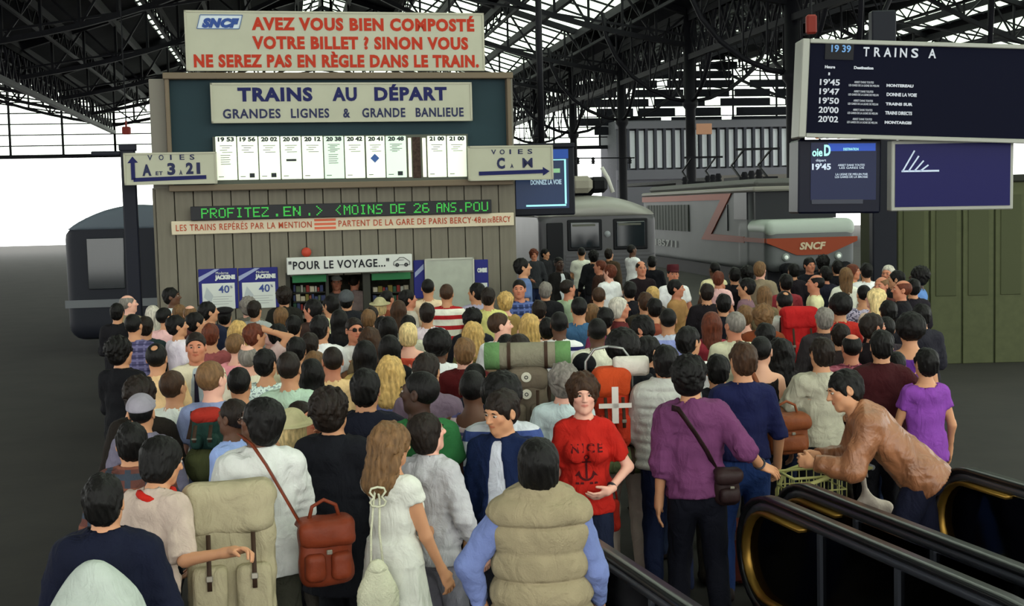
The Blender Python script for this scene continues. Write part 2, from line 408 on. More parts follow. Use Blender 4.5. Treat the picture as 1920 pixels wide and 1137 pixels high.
        if g.get('quilt'):
            qz = np.abs(np.sin((q[:, 2]-hem)*math.pi/g['quilt'])); d = d-.028*np.sqrt(qz)+.006
        sl = g.get('sl', .62)
        for sg in (1, -1):
            if sl > 0: d = smin(d, s.arm(P, sg, g.get('ao', o+.006), sl), .035)
            elif g.get('pad'): d = smin(d, s.arm(P, sg, .02, .12), .03)
        d = d+fo
        if sl <= 0 and not g.get('pad'):
            for sg in (1, -1): d = smax(d, -cap(P, s.J['S', sg]+s.Rt@V3(sg*.03, 0, -.03), s.J['S', sg]+s.Rt@V3(sg*.06, 0, .05), .075, .09), .01)
        d = np.maximum(d, hem-q[:, 2])
        n0 = g.get('neck', .066); nb = s.T((0, .005-.01*(n0 > .08), 1.47)); 
        d = smax(d, -cap(P, nb, nb+s.Rt@V3(0, -.02, .12), n0, n0+.03), .008)
        if n0 > .1: d = smax(d, -ell(q, (0, -.02, 1.43), (n0+.01, .16, .06)), .01)
        if g.get('open'):
            w = g['open']*np.clip((1.50-q[:, 2])*2.2+.35, .35, 1.0); d = smax(d, -np.maximum(np.abs(q[:, 0])-w, q[:, 1]+.03), .008)
        if g.get('collar'):
            n1 = s.T((0, .010, 1.445)); n2 = s.T((0, .004, 1.445+g['collar'])); c = np.abs(cap(P, n1, n2, .070, .068))-.007
            c = np.maximum(c, -(q[:, 2]-1.42)); c = np.maximum(c, q[:, 2]-(1.45+g['collar'])+.5*np.maximum(0, -q[:, 1]-.02)); d = smin(d, c, .012)
        if g.get('skirt'):
            h2 = g['skirt']; th = np.arctan2(q[:, 1], q[:, 0]); z = np.clip((hem+.1-P[:, 2])/(hem+.1-h2), 0, 1)
            rr = .15+o+(.10*z)+.012*z*np.sin(th*9+2*np.sin(th*2)); e = np.sqrt(P[:, 0]**2+(P[:, 1]/.8)**2)-rr
            e = np.maximum(np.maximum(e, h2-P[:, 2]), P[:, 2]-(hem+.12)); d = smin(d, e, .03)
        return d
    def trousers(s, P, g):
        o = g.get('o', .012); q = s.tl(P)
        d = s.torso(P, o*.7)
        for sg in (1, -1): d = smin(d, s.leg(P, sg, o, g.get('flare', .012)), .035)
        d = d+.005*nz(P*V3(1, 1, .5), 30, 4)
        for sg in (1, -1): d = np.maximum(d, .045-P[:, 2])
        return np.maximum(d, q[:, 2]-g.get('top', 1.03))
GARM = {
 'tee': dict(), 'shirt': dict(collar=.035), 'rolled': dict(sl=1.35, collar=.035, ao=.018, fold=.007), 'long': dict(sl=1.93, collar=.035, ao=.018, fold=.007),
 'sweater': dict(sl=1.93, o=.02, ao=.024, neck=.062), 'sweaterup': dict(sl=1.3, o=.022, ao=.03, neck=.064, fold=.008, hem=.90),
 'tank': dict(sl=0, neck=.105, o=.008, loose=.006), 'blouse': dict(sl=.45, neck=.09), 'jacket': dict(sl=1.95, o=.022, ao=.026, collar=.05, hem=.84, fold=.010, loose=.022),
 'coat': dict(sl=1.95, o=.034, ao=.032, collar=.055, hem=.60, fold=.008, flare=.02, loose=.03), 'vest': dict(sl=0, pad=1, o=.042, quilt=.125, hem=.86, collar=.045, fold=.004, loose=.02),
 'dress': dict(sl=.30, neck=.085, skirt=.48, hem=.98, o=.010, ao=.022, loose=.004), 'puffy': dict(sl=1.9, o=.035, ao=.036, quilt=.06, hem=.9, collar=.05, fold=.003),
 'undersleeve': dict(sl=1.75, o=.004, ao=.018, collar=.02, fold=.007)}
GNAME = {'tee': 'tee_shirt', 'shirt': 'shirt', 'rolled': 'shirt', 'long': 'shirt', 'sweater': 'sweater', 'sweaterup': 'sweater', 'tank': 'tank_top', 'blouse': 'blouse', 'jacket': 'jacket', 'coat': 'coat', 'vest': 'quilted_vest', 'dress': 'dress', 'puffy': 'quilted_jacket', 'undersleeve': 'shirt'}
# ---- hair in head coordinates (face towards -y)
def hair_field(kind):
    def strand(P, a, f):
        q = P*V3(1, 1, .32)+.012*nz(P, 30, 1)[:, None]; return a*.9*nz(q, 95+f, 2)+a*.6*nz(q, 230, 5)
    def cutline(P, y0, z0, y1, z1):
        n = np.array([-(z0-z1), -(y1-y0)]); n = n/np.linalg.norm(n); return (P[:, 1]-y0)*n[0]+(P[:, 2]-z0)*n[1]
    def f(P):
        X = P.copy(); X[:, 0] = np.abs(X[:, 0]); ear = -ell(X, (.082, .008, -.008), (.02, .026, .034))
        if kind == 'short':
            d = ell(P, (0, .018, .036), (.082, .104, .098))+strand(P, .003, 34); d = smax(d, cutline(P, -.084, .078, .035, -.06), .012)
            return smax(smax(d, ear, .006), -.078-P[:, 2], .01)
        if kind == 'crop':
            d = ell(P, (0, .018, .034), (.080, .102, .094))+.0015*nz(P, 200, 1); d = smax(d, cutline(P, -.08, .08, .035, -.05), .008)
            return smax(smax(d, ear, .004), -.065-P[:, 2], .008)
        if kind == 'mop':
            d = ell(P, (0, .020, .034), (.086, .107, .101)); d = smin(d, ell(P, (0, .05, -.022), (.068, .060, .066)), .03); d = d+strand(P, .0048, 24)+.0045*nz(P, 42, 3)
            d = smax(d, cutline(P, -.10, .062, .01, -.085), .014); return smax(d, -.105-P[:, 2], .02)
        if kind == 'bob':
            d = ell(P, (0, .018, .03), (.092, .110, .102)); d = smin(d, ell(P, (0, .03, -.04), (.091, .080, .085)), .03); d = d+strand(P, .0035, 30)
            d = smax(d, -ell(P, (0, -.11, -.04), (.060, .075, .105)), .014); return smax(d, -.115-P[:, 2], .015)
        if kind in ('long', 'wavy'):
            w = kind == 'wavy'; L = .23 if not w else .20
            d = ell(P, (0, .018, .032), (.089+.012*w, .108+.008*w, .102)); d = smin(d, cap(P*V3(.72, 1, 1), V3(0, .04, -.02), V3(0, .075, -L), .072+.012*w, .062+.02*w), .04)
            d = d+strand(P, .005 if w else .003, 22)+(.008*nz(P, 34, 3) if w else 0)
            d = smax(d, -ell(P, (0, -.115, -.05), (.060, .080, .115)), .014); return smax(d, -ell(P, (0, -.10, -.20), (.14, .10, .12)), .02)
        if kind == 'afro':
            d = ell(P, (0, .025, .045), (.120, .126, .122))+.005*nz(P, 90, 3)+.003*nz(P, 200, 1)
            return smax(d, -ell(P, (0, -.145, -.035), (.075, .095, .105)), .012)
        if kind == 'curly':
            d = ell(P, (0, .022, .040), (.105, .120, .114))+.009*nz(P, 75, 3)+.005*nz(P, 150, 1); d = smin(d, ell(P, (0, .05, -.04), (.085, .06, .06)), .03)
            return smax(d, -ell(P, (0, -.135, -.035), (.062, .088, .098)), .014)
        if kind == 'bald':
            d = ell(P, (0, .018, .030), (.081, .103, .093))+strand(P, .0015, 40); d = smax(d, cutline(P, -.06, .05, .035, -.06), .01); d = smax(d, -ell(P, (0, -.015, .13), (.062, .11, .075)), .01)
            return smax(smax(d, ear, .004), -.07-P[:, 2], .01)
        if kind == 'spot':
            d = ell(P, (0, .018, .036), (.084, .106, .098))+strand(P, .002, 34); d = smax(d, cutline(P, -.084, .078, .035, -.06), .012); d = smax(d, -ell(P, (0, .075, .125), (.034, .04, .04)), .006)
            return smax(smax(d, ear, .006), -.078-P[:, 2], .01)
        if kind == 'bun':
            d = ell(P, (0, .018, .034), (.082, .104, .096))+strand(P, .002, 30); d = smax(d, cutline(P, -.08, .075, .02, -.07), .012)
            return smin(d, ell(P, (0, .125, .03), (.04, .035, .04))+.003*nz(P, 90, 2), .01)
        if kind == 'pony':
            d = ell(P, (0, .018, .034), (.083, .105, .097)); d = smax(d, cutline(P, -.08, .075, .02, -.07), .012)
            return smin(d, cap(P, V3(0, .115, .04), V3(0, .13, -.20), .03, .018), .02)+strand(P, .003, 26)
        if kind in ('cap', 'knit', 'kepi', 'beret', 'brim'):
            if kind == 'knit': d = ell(P, (0, .02, .045), (.096, .118, .105))+.001*np.sin(P[:, 2]*500); return smax(d, cutline(P, -.1, .055, .12, .0), .01)
            if kind == 'beret': d = ell(P, (.01, .02, .095), (.125, .13, .042)); return smin(d, smax(ell(P, (0, .018, .04), (.086, .108, .09)), cutline(P, -.1, .07, .1, .05), .01), .02)
            if kind == 'kepi':
                q = P*V3(1, .85, 1); d = cap(q, V3(0, .018, .07), V3(0, .01, .115), .088, .088); d = np.maximum(np.maximum(d, .055-P[:, 2]), P[:, 2]-.155)
                return np.minimum(d, np.maximum(ell(P, (0, -.09, .05), (.07, .06, .012)), P[:, 1]+.05))
            d = ell(P, (0, .02, .045), (.095, .116, .098)); d = smax(d, cutline(P, -.1, .055, .12, .035), .008)
            v = ell(P, (0, -.115, .052), (.072, .085, .014)) if kind == 'cap' else ell(P, (0, .018, .05), (.15, .165, .012))
            return smin(d, v, .012)
    return f
HAIRBOX = {'long': ((-.16, -.14, -.34), (.16, .20, .18)), 'wavy': ((-.18, -.14, -.34), (.18, .22, .18)), 'pony': ((-.12, -.14, -.26), (.12, .18, .16)), 'brim': ((-.18, -.18, -.05), (.18, .22, .18)), 'cap': ((-.13, -.23, -.05), (.13, .17, .18))}
HC_ = {}
def hair_mesh(kind, res):
    k = (kind, res)
    if k not in HC_:
        lo, hi = HAIRBOX.get(kind, ((-.17, -.16, -.16), (.17, .19, .2)))
        V, Q = march(hair_field(kind), lo, hi, res); HC_[k] = npmesh('hair', V, Q)
    return HC_[k]
BODYC, GARC = {}, {}
LOD = {0: (.030, .0095, .024, .010), 1: (.022, .0068, .017, .0075), 2: (.0145, .0046, .0125, .0058)}   # body, head, cloth, hair
def head_tint(Q):
    """lips, brows-free skin tint in head coordinates: colour of the skin itself"""
    Q = Q/1.01; t = np.ones((len(Q), 3), f32)
    X = Q.copy(); X[:, 0] = np.abs(X[:, 0])
    lip = np.clip(1-np.maximum(cap(X, V3(0, -.093, -.0505), V3(.019, -.085, -.0505), .008, .004), 0)/.003, 0, 1)*(Q[:, 1] < -.06)
    t *= 1-lip[:, None]*(1-V3(.80, .50, .50))
    ck = np.clip(1-ell(X, (.045, -.07, -.02), (.025, .03, .02))/.015, 0, 1)*(Q[:, 1] < -.03); t *= 1-.18*ck[:, None]*(1-V3(1, .6, .6))
    return t
def body_mesh(key, fig, lod):
    k = (key, lod)
    if k in BODYC: return BODYC[k]
    rb, rh, rc, _ = LOD[lod]; parts = []
    lo, hi = fig.box(); V, Q = march(fig.body, lo, hi, rb)
    q = (V-fig.hc)@fig.Rh; m = ~((np.abs(q[:, 0]) < .107) & (np.abs(q[:, 1]) < .134) & (q[:, 2] > -.104) & (q[:, 2] < .15))
    if lod >= 1:
        for sg in (1, -1):
            E, W, H = fig.J['E', sg], fig.J['W', sg], fig.J['H', sg]; m &= ~((((V-W)@H) > -.035) & (np.linalg.norm(V-W-H*.08, axis=1) < .15))
    parts.append(keep(V, Q, m)); 
    def hf(q): return fig.body(q@fig.Rh.T+fig.hc, hands=False)
    V, Q = march(hf, (-.116, -.148, -.144-(.02 if lod == 0 else 0)), (.116, .148, .156), rh); V = V@fig.Rh.T+fig.hc; parts.append((V, Q))
    if lod >= 1:
        for sg in (1, -1):
            W, H = fig.J['W', sg], fig.J['H', sg]; c = W+H*.08
            V, Q = march(lambda P: smin(fig.arm(P, sg, upto=2.1), fig.hand(P, sg), .015), c-.165, c+.165, rh*1.15)
            parts.append(keep(V, Q, (((V-W)@H) > -.068) & (np.linalg.norm(V-c, axis=1) < .17)))
    V, Q = merge(parts); me = npmesh('body', V, Q, tint=head_tint((V-fig.hc)@fig.Rh))
    BODYC[k] = me; return me
def garment_mesh(key, fig, kind, lod, over=None):
    k = (key, kind, lod, str(over))
    if k in GARC: return GARC[k]
    rc = LOD[lod][2]; lo, hi = fig.box()
    if kind in ('trousers', 'flares'):
        g = dict(flare=.03) if kind == 'flares' else {}
        hi = hi.copy(); hi[2] = 1.2; V, Q = march(lambda P: fig.trousers(P, g), lo, hi, rc*1.15)
    else:
        g = dict(GARM[kind]); g.update(over or {}); lo = lo.copy(); lo[2] = g.get('skirt', g.get('hem', .86))-.25; 
        if 'skirt' not in g: lo[2] = min(.5, lo[2]) if kind != 'coat' else .4
        V, Q = march(lambda P: fig.shirt(P, g), lo-.03, hi+.03, rc*(.8 if kind in ('vest', 'puffy') and lod == 2 else 1))
    GARC[k] = npmesh(kind, V, Q); return GARC[k]
_sh = {}
def shoe_mesh():
    if 's' not in _sh:
        def f(P):
            d = smin(ell(P, (0, -.05, .045), (.045, .13, .045)), cap(P, V3(0, .03, .05), V3(0, .03, .085), .042, .04), .03)
            return np.maximum(d, -P[:, 2])
        V, Q = march(f, (-.08, -.22, -.02), (.08, .12, .14), .014); _sh['s'] = npmesh('shoe', V, Q)
        th = np.linspace(0, math.pi, 7); ph = np.linspace(0, 2*math.pi, 11)[:-1]
        b = MB(); b.lathe([(max(.0001, .0125*math.sin(t)), -.0125*math.cos(t)) for t in th], 10, axis='y'); _sh['e'] = b.mesh('eye', True)
        b = MB(); b.tube([(-.014, .001, -.002), (-.005, -.003, .002), (.006, -.003, .002), (.014, .003, -.003)], [.002, .0035, .0032, .0015], 6); _sh['b'] = b.mesh('eyebrow', True)
    return _sh['s']
def eye_mat():
    if 'eye' in MATS: return MATS['eye']
    m = mat('eye_white', '#b8aca0', .25); nt = m.node_tree; N = nt.nodes; L = nt.links; tc = N.new('ShaderNodeTexCoord'); sx = N.new('ShaderNodeVectorMath'); sx.operation = 'MULTIPLY'
    sx.inputs[1].default_value = (1, 0, 1); L.new(tc.outputs['Object'], sx.inputs[0]); ln = N.new('ShaderNodeVectorMath'); ln.operation = 'LENGTH'; L.new(sx.outputs[0], ln.inputs[0])
    r = N.new('ShaderNodeValToRGB'); r.color_ramp.interpolation = 'CONSTANT'; e = r.color_ramp.elements; e[0].color = (.01, .008, .006, 1); e[1].position = .0055; e[1].color = srgb('#b8aca0')
    mu = N.new('ShaderNodeMath'); mu.operation = 'MULTIPLY'; mu.inputs[1].default_value = 1; L.new(ln.outputs['Value'], mu.inputs[0]); L.new(mu.outputs[0], r.inputs[0]); L.new(r.outputs[0], N['Principled BSDF'].inputs['Base Color'])
    MATS['eye'] = m; return m
SKIN = {'w': '#d8a488', 'p': '#e0a994', 't': '#c08a66', 'o': '#bf7d60', 'b': '#5a3a28', 'd': '#3a2419'}
HAIRC = {'k': '#0b0908', 'd': '#1d1510', 'b': '#3a271a', 'l': '#6b4f33', 'y': '#bd9b5e', 'Y': '#d6bd86', 'g': '#77716a', 'G': '#b9b3a6', 'r': '#5a2c1c'}
def skin_mat(s): return mat('skin_'+s, SKIN[s], .55, bump=.05, bscale=300, attr=True, spec=.35)
def hair_mat(c): return mat('hair_'+c, HAIRC.get(c, c), .55, bump=.5, bscale=90, var=.4, vscale=45, stretch=(1, 1, .25), spec=.2)
def cloth(col, pattern=None, bump=.25, rough=.85, name='cloth'): return mat(name, col, rough, bump=bump, bscale=140, var=.10, vscale=9, pattern=pattern, spec=.15, crease=.55)
FIGS = {}
def person(loc, yaw, h, key, fig, lod, skin, hair, hcol, tops, legcol, label, legk='trousers', group=None, face=None, hat=None, hatcol='#888', shoes='#2a2220'):
    """tops: list of (garment kind, material, overrides)"""
    shoe_mesh(); r = empty('person', label, 'person', loc, R(yaw), group, h/1.75)
    link('body', body_mesh(key, fig, lod), skin_mat(skin), r)
    hm = fig.hm()
    if hair: link('hair', hair_mesh(hair, LOD[lod][3]), hair_mat(hcol), r, hm)
    if hat: link({'brim': 'hat', 'knit': 'knitted_hat'}.get(hat, hat), hair_mesh(hat, LOD[lod][3]), cloth(hatcol), r, hm)
    for kind, m, ov in tops: link(GNAME[kind], garment_mesh(key, fig, kind, lod, ov), m, r)
    if legk == 'skirt': pass
    elif legk: link('trousers', garment_mesh(key, fig, legk, lod), cloth(legcol), r)
    for sg in (1, -1):
        N = fig.J['N', sg]; link('shoe', _sh['s'], mat('shoe_leather', shoes, .5), r, Matrix.Translation((float(N[0]), float(N[1]), 0)) @ Matrix.Rotation(R(sg*10), 4, 'Z'))
    if face is None: face = True
    if face:
        for sg in (1, -1):
            link('eye', _sh['e'], eye_mat(), r, hm @ Matrix.Translation((sg*.0305, -.0785, .0115)) @ Matrix.Diagonal((1.05, 1, .62, 1)))
            link('eyebrow', _sh['b'], hair_mat(hcol if hcol in 'kdblgr' else 'l'), r, hm @ Matrix.Translation((sg*.031, -.0895, .031)) @ Matrix.Diagonal((sg*1.0, 1, 1, 1)))
    return r
# ------------------------------------------------------------------ the hall
IRON = mat('dark_iron', '#131318', .6, bump=.1, var=.2, vscale=1.5)
ROOFM = mat('roof_boards', '#15161c', .9, var=.25, vscale=.8)
GREYM = mat('grey_paint', '#8a8a84', .6)
def glass_mat(name='clear_glass', tint='#f4fbf2', tr=.9, rough=.05):
    if name in MATS: return MATS[name]
    m = bpy.data.materials.new(name); m.use_nodes = True; nt = m.node_tree; nt.nodes.clear()
    o = nt.nodes.new('ShaderNodeOutputMaterial'); mx = nt.nodes.new('ShaderNodeMixShader'); t = nt.nodes.new('ShaderNodeBsdfTransparent'); g = nt.nodes.new('ShaderNodeBsdfGlossy')
    t.inputs[0].default_value = srgb(tint); g.inputs['Roughness'].default_value = rough; mx.inputs[0].default_value = 1-tr
    nt.links.new(t.outputs[0], mx.inputs[1]); nt.links.new(g.outputs[0], mx.inputs[2]); nt.links.new(mx.outputs[0], o.inputs[0]); MATS[name] = m; return m
floor = MB(); floor.box((-60, -12, -.3), (60, 130, 0)); fl = floor.build('floor', mat('asphalt', '#25221f', .85, bump=.15, bscale=8, var=.25, vscale=1.2, spec=.4)); tag(fl, 'dark grey asphalt concourse floor', None, None, 'structure')
AX = R(10); au = Vector((math.cos(AX), math.sin(AX), 0)); av = Vector((-math.sin(AX), math.cos(AX), 0))
def S(u, v, z): return au*u+av*v+Vector((0, 0, z))
ceil = bpy.data.objects.new('ceiling', None); COL.objects.link(ceil); tag(ceil, 'dark iron and glass train shed roof', None, None, 'structure')
FR = [45.4+12.2*i for i in range(-5, 6)]      # frame positions along the tracks
NAVES = [(-13, 18.8), (18.8, 50.6), (-44.8, -13)]
ZE, ZR = 11.6, 16.6
def slope(u0, u1, t): return (u0+(u1-u0)*t, ZE+(ZR-ZE)*t)
STR2 = [(0, .38, 0), (.38, .44, 1), (.44, .93, 0), (.93, 1.0, 1)]
STR1 = [(0, .14, 0), (.14, .40, 1), (.40, .47, 0), (.47, .70, 1), (.70, .90, 0), (.90, 1.0, 1)]
GL = glass_mat()
for n, (ua, ub) in enumerate(NAVES):
    um = (ua+ub)/2
    for side, (e, m_) in enumerate(((ua, um), (ub, um))):
        STR = STR2 if (n == 2 or (n == 0 and side == 0)) else STR1
        for i in range(len(FR)-1):
            v0, v1 = FR[i], FR[i+1]
            for t0, t1, g in STR:
                (a, za), (b, zb) = slope(e, m_, t0), slope(e, m_, t1)
                q = MB(); pts = [S(a, v0, za), S(a, v1, za), S(b, v1, zb), S(b, v0, zb)]
                th = Vector((0, 0, .12 if not g else .02)); q.add(pts+[p+th for p in pts], [(0,1,2,3),(7,6,5,4),(0,4,5,1),(1,5,6,2),(2,6,7,3),(3,7,4,0)])
                if g:
                    q.build('glass_pane', GL, ceil)
                else: q.build('roof_panel', ROOFM, ceil)
            if i >= 4:
                q = MB()
                for t0, t1, g in STR:                # glazing bars
                    if not g: continue
                    (a, za), (b, zb) = slope(e, m_, t0), slope(e, m_, t1)
                    for k in range(1, 6):
                        vv = v0+(v1-v0)*k/6; q.bar(S(a, vv, za-.05), S(b, vv, zb-.05), .07, .10)
                    for k in (1,):
                        (c_, zc) = slope(e, m_, t0+(t1-t0)*k/2); q.bar(S(c_, v0, zc-.06), S(c_, v1, zc-.06), .10, .14)
                tag(q.build('glazing_bars', IRON, ceil), kind='stuff')
        for i, v in enumerate(FR):                   # transverse lattice trusses under each slope
            if v < 20: continue
            q = MB(); N = 10; dp = lambda t: 1.0+.9*math.sin(math.pi*t)+.5*(1-t)
            top = [S(*[(slope(e, m_, k/N)[0]), v, slope(e, m_, k/N)[1]-.15]) for k in range(N+1)]
            bot = [S(slope(e, m_, k/N)[0], v, slope(e, m_, k/N)[1]-.15-dp(k/N)) for k in range(N+1)]
            for k in range(N):
                q.bar(top[k], top[k+1], .34, .30); q.bar(bot[k], bot[k+1], .26, .22)
                q.bar(bot[k], top[k+1], .10) if k % 2 else q.bar(top[k], bot[k+1], .10); q.bar(top[k], bot[k], .12)
            q.bar(S(slope(e, m_, .0)[0], v, ZE-1.2), S(um, v, ZE+1.3), .10)
            q.bar(S(um, v, ZR), S(um, v, ZE+1.3), .12)
            q.build('truss', IRON, ceil)
    for t in (0, .16, .30, .44, .58, .72, .9, 1.0):          # purlins along the tracks
        for e in ((ua, ub) if t < 1 else (ua,)):
            u_, z_ = slope(e, um, t); q = MB(); q.bar(S(u_, 20, z_-.35), S(u_, FR[-1], z_-.35), .22, .40)
            if t in (.16, .44, .72):
                q.bar(S(u_, 20, z_-1.3), S(u_, FR[-1], z_-1.3), .12, .14)
                k = 20.0
                while k < FR[-1]-1.2: q.bar(S(u_, k, z_-1.3), S(u_, k+1.22, z_-.4), .07); q.bar(S(u_, k+1.22, z_-.4), S(u_, k+2.44, z_-1.3), .07); k += 2.44
            q.build('purlin', IRON, ceil)
# lattice girders along the column rows, with curved brackets
for u in (-13, 18.8):
    q = MB(); z0, z1 = ZE-2.2, ZE-.1
    q.bar(S(u, 20, z1), S(u, FR[-1], z1), .3, .3); q.bar(S(u, 20, z0), S(u, FR[-1], z0), .3, .25); k = 20.0
    while k < FR[-1]-1: q.bar(S(u, k, z0), S(u, k+1.52, z1), .11); q.bar(S(u, k, z1), S(u, k+1.52, z0), .11); k += 1.525
    q.build('lattice_girder', IRON, ceil)
def column(u, v, r, label):
    c = empty('iron_column', label, 'column', S(u, v, 0), AX)
    b = MB(); b.lathe([(0, 0), (r*2.1, 0), (r*2.1, .35), (r*1.5, .55), (r*1.5, 1.3), (r, 1.5), (r*.95, ZE-4.6), (r*1.5, ZE-4.4), (r*1.5, ZE-4.2), (r*1.1, ZE-4.1), (r*1.1, ZE), (0, ZE)], 16)
    b.build('shaft', IRON, c, True)
    for d in ((1, 0), (-1, 0), (0, 1), (0, -1)):
        b = MB(); L = 4.0 if d[0] else 3.4
        P = [(r*.8+L*math.sin(t)**1.2*.98, ZE-4.2+4.0*(1-math.cos(t))) for t in np.linspace(0, math.pi/2, 7)]
        b.tube([(d[0]*x, d[1]*x, z) for x, z in P], .10, 6)
        for k in range(1, 6): x, z = P[k]; b.bar((d[0]*x, d[1]*x, z), (d[0]*x, d[1]*x, ZE-.4+.0*z), .06); b.bar((d[0]*P[k][0], d[1]*P[k][0], P[k][1]), (d[0]*P[k-1][0], d[1]*P[k-1][0], ZE-.5), .05)
        b.build('bracket', IRON, c, True)
    return c
CL = {45.4: 'stout dark iron column directly left of the navy train times board', 57.6: 'dark iron column with a small orange plate, in front of the striped far building',
      69.8: 'dark iron column at the right edge of the bright white opening', 82: 'slim dark iron column standing within the bright white opening', 94.2: 'slender far iron column behind the blue monitor', 106.4: 'farthest thin iron column beside the departures kiosk roof'}
for v in FR:
    if v > 45 and v < 107: column(18.8, v, .27 if v < 50 else .24, CL[min(CL, key=lambda k: abs(k-v))])
pl = MB(); pl.bbox((-.36, -.05, -.25), (.36, .05, .25), .02)
p_ = S(18.8, 57.6, 0)+Vector((0, -.5, 0)); d_ = at_d(1320, 242, p_.y); o = pl.build('platform_plate', mat('plate_orange', '#c9977a', .6)); o.location = d_
tag(o, 'small dull orange plate fixed on the second iron column', 'sign')
# end screens of the shed: glazing with bars, open below
for n, (ua, ub) in enumerate(NAVES):
    um = (ua+ub)/2; v = FR[-1]+.3; q = MB(); g = MB()
    for z in np.arange(7.6, ZR, .85):
        w = (um-ua) if z <= ZE else (um-ua)*(1-(z-ZE)/(ZR-ZE)); q.bar(S(um-w, v, z), S(um+w, v, z), .10, .09)
    for u in np.arange(ua, ub+.1, 3.975):
        zt = ZE+(ZR-ZE)*(1-abs(u-um)/(um-ua)); q.bar(S(u, v, 7.6), S(u, v, zt), .12, .16)
    q.bar(S(ua, v, 7.6), S(ub, v, 7.6), .25, .3); q.build('gable_bars', IRON, ceil)
    g.add([S(ua, v+.1, 7.6), S(ub, v+.1, 7.6), S(ub, v+.1, ZE), S(um, v+.1, ZR), S(ua, v+.1, ZE)], [(0,1,2,3,4)]); g.build('gable_glass', GL, ceil)
# dark boards added to block the bright sky in the second shed's end
for k in range(9):
    z = 8.6+k*.78; q = MB(); rr = random.Random(k); u = 24.5+rr.random()*2
    while u < 50:
        L = rr.choice((3.2, 4.5, 6.0)); zt = ZE+(ZR-ZE)*max(0, 1-abs(min(u+L, 50.5)-34.7)/15.9)
        if z+.5 < zt: q.box((u, 0, z), (min(u+L, 50.4), .1, z+.66))
        u += L+rr.choice((.5, .9, 1.4))
    if q.v: q.build('gable_blocker', ROOFM, ceil, mw=Matrix.Translation(S(0, FR[-1]-.2, 0)) @ Matrix.Rotation(AX, 4, 'Z'))
# the far side building with tall narrow windows
fb = empty('side_building', 'pale grey far building with a long row of tall narrow windows', 'building', S(27.4, 103, 0), AX)
b = MB(); b.box((0, .6, 0), (16, 6, 9.6)); b.build('wall', mat('far_wall', '#58585e', .9, var=.15), fb)
b = MB(); b.box((-.1, 0, 4.7), (16.1, .62, 5.5)); b.box((-.1, .1, 8.9), (16.1, .62, 9.5)); b.box((-.1, .2, 0), (16.1, .62, 4.7)); b.build('cornice', mat('far_stone', '#6b6a72', .9), fb)
for k in range(21):
    b = MB(); b.box((k*.78, .12, 5.5), (k*.78+.22, .62, 8.9)); b.build('pilaster', mat('far_pilaster', '#45454e', .9), fb)
    if k < 20:
        w = MB(); w.box((k*.78+.26, .5, 5.6), (k*.78+.74, .61, 8.8)); wo = w.build('window', mat('far_frame', '#3f4048', .6), fb)
        w = MB(); w.box((k*.78+.27, .40, 5.65), (k*.78+.73, .5, 8.75)); w.build('pane', mat('far_pane_lit', '#dfe2ea', .5), wo)  # pale pane colour stands in for daylight coming through the windows
# low dark sheds and platform canopy in front of that building
cp = empty('platform_canopy', 'low dark platform canopy roof running behind the grey locomotive', 'canopy', S(24.5, 70, 0), AX)
b = MB(); b.box((0, 0, 3.95), (16, 22, 4.15)); b.build('roof', mat('canopy_roof', '#5a5a5a', .8, var=.2), cp)
b = MB(); b.box((-.05, -.1, 3.65), (16.05, .05, 4.2)); b.build('fascia', mat('canopy_edge', '#6f6a66', .7), cp)
for k in range(4): b = MB(); b.lathe([(.12, 0), (.12, 3.95)], 10, (.6+4.8*k, 1, 0)); b.build('post', IRON, cp, True)
# ------------------------------------------------------------------ departures kiosk
KA = R(13); kx_ = Vector((math.cos(KA), math.sin(KA), 0)); ky_ = Vector((-math.sin(KA), math.cos(KA), 0))
_p = at_d(296, 480, 18.2); K0 = Vector((_p.x, _p.y, 0))
def kp(px, py, off=0):                         # local (x, z) on the kiosk front plane pushed out by off
    d = ray(px, py); o0 = Vector((0, 0, HC)); n = ky_; P0 = K0-ky_*off
    t = (P0-o0).dot(n)/d.dot(n); p = o0+d*t-K0; return p.dot(kx_), p.z
def krect(px0, py0, px1, py1, off):
    xm, ym = (px0+px1)/2, (py0+py1)/2
    return kp(px0, ym, off)[0], kp(xm, py1, off)[1], kp(px1, ym, off)[0], kp(xm, py0, off)[1]
KW = kp(968, 430)[0]; ZT = kp(620, 346)[1]
kio = empty('departures_kiosk', 'grey boarded departures kiosk with a dark teal upper board', 'kiosk', K0, KA)
WOOD = mat('grey_boards', '#6d685c', .75, bump=.2, bscale=30, var=.10, vscale=3, stretch=(4, 4, .5), spec=.2)
TRIM = mat('kiosk_trim', '#6b5f4f', .6); PALE = mat('sign_cream', '#a9a996', .5, var=.04, vscale=3); TEAL = mat('teal_board', '#22353b', .6, var=.1, vscale=1)
wx0, wz0, wx1, wz1 = krect(545, 512, 776, 600, 0)
zc = kp(640, 516)[1]
npl = 20; w = KW/npl
pb = MB(); pb.bbox((.006, 0, 0), (w-.006, .04, ZT), .006); pm = pb.mesh('plank')
pb = MB(); pb.bbox((.006, 0, zc), (w-.006, .04, ZT), .006); pm2 = pb.mesh('plank')
ps = MB(); ps.bbox((.006, 0, 0), (w-.006, .04, .95), .006); pm3 = ps.mesh('plank')
for k in range(npl):
    x = k*w; inside = (x+w/2 > wx0 and x+w/2 < wx1)
    link('plank', pm2 if inside else pm, WOOD, kio, Matrix.Translation((x, 0, 0)))
    if inside: link('plank', pm3, WOOD, kio, Matrix.Translation((x, 0, 0)))
for k in range(8):
    for xx in (-.0, KW):
        link('plank', pm, WOOD, kio, Matrix.Translation((xx, .04+k*w, 0)) @ Matrix.Rotation(R(90), 4, 'Z'))
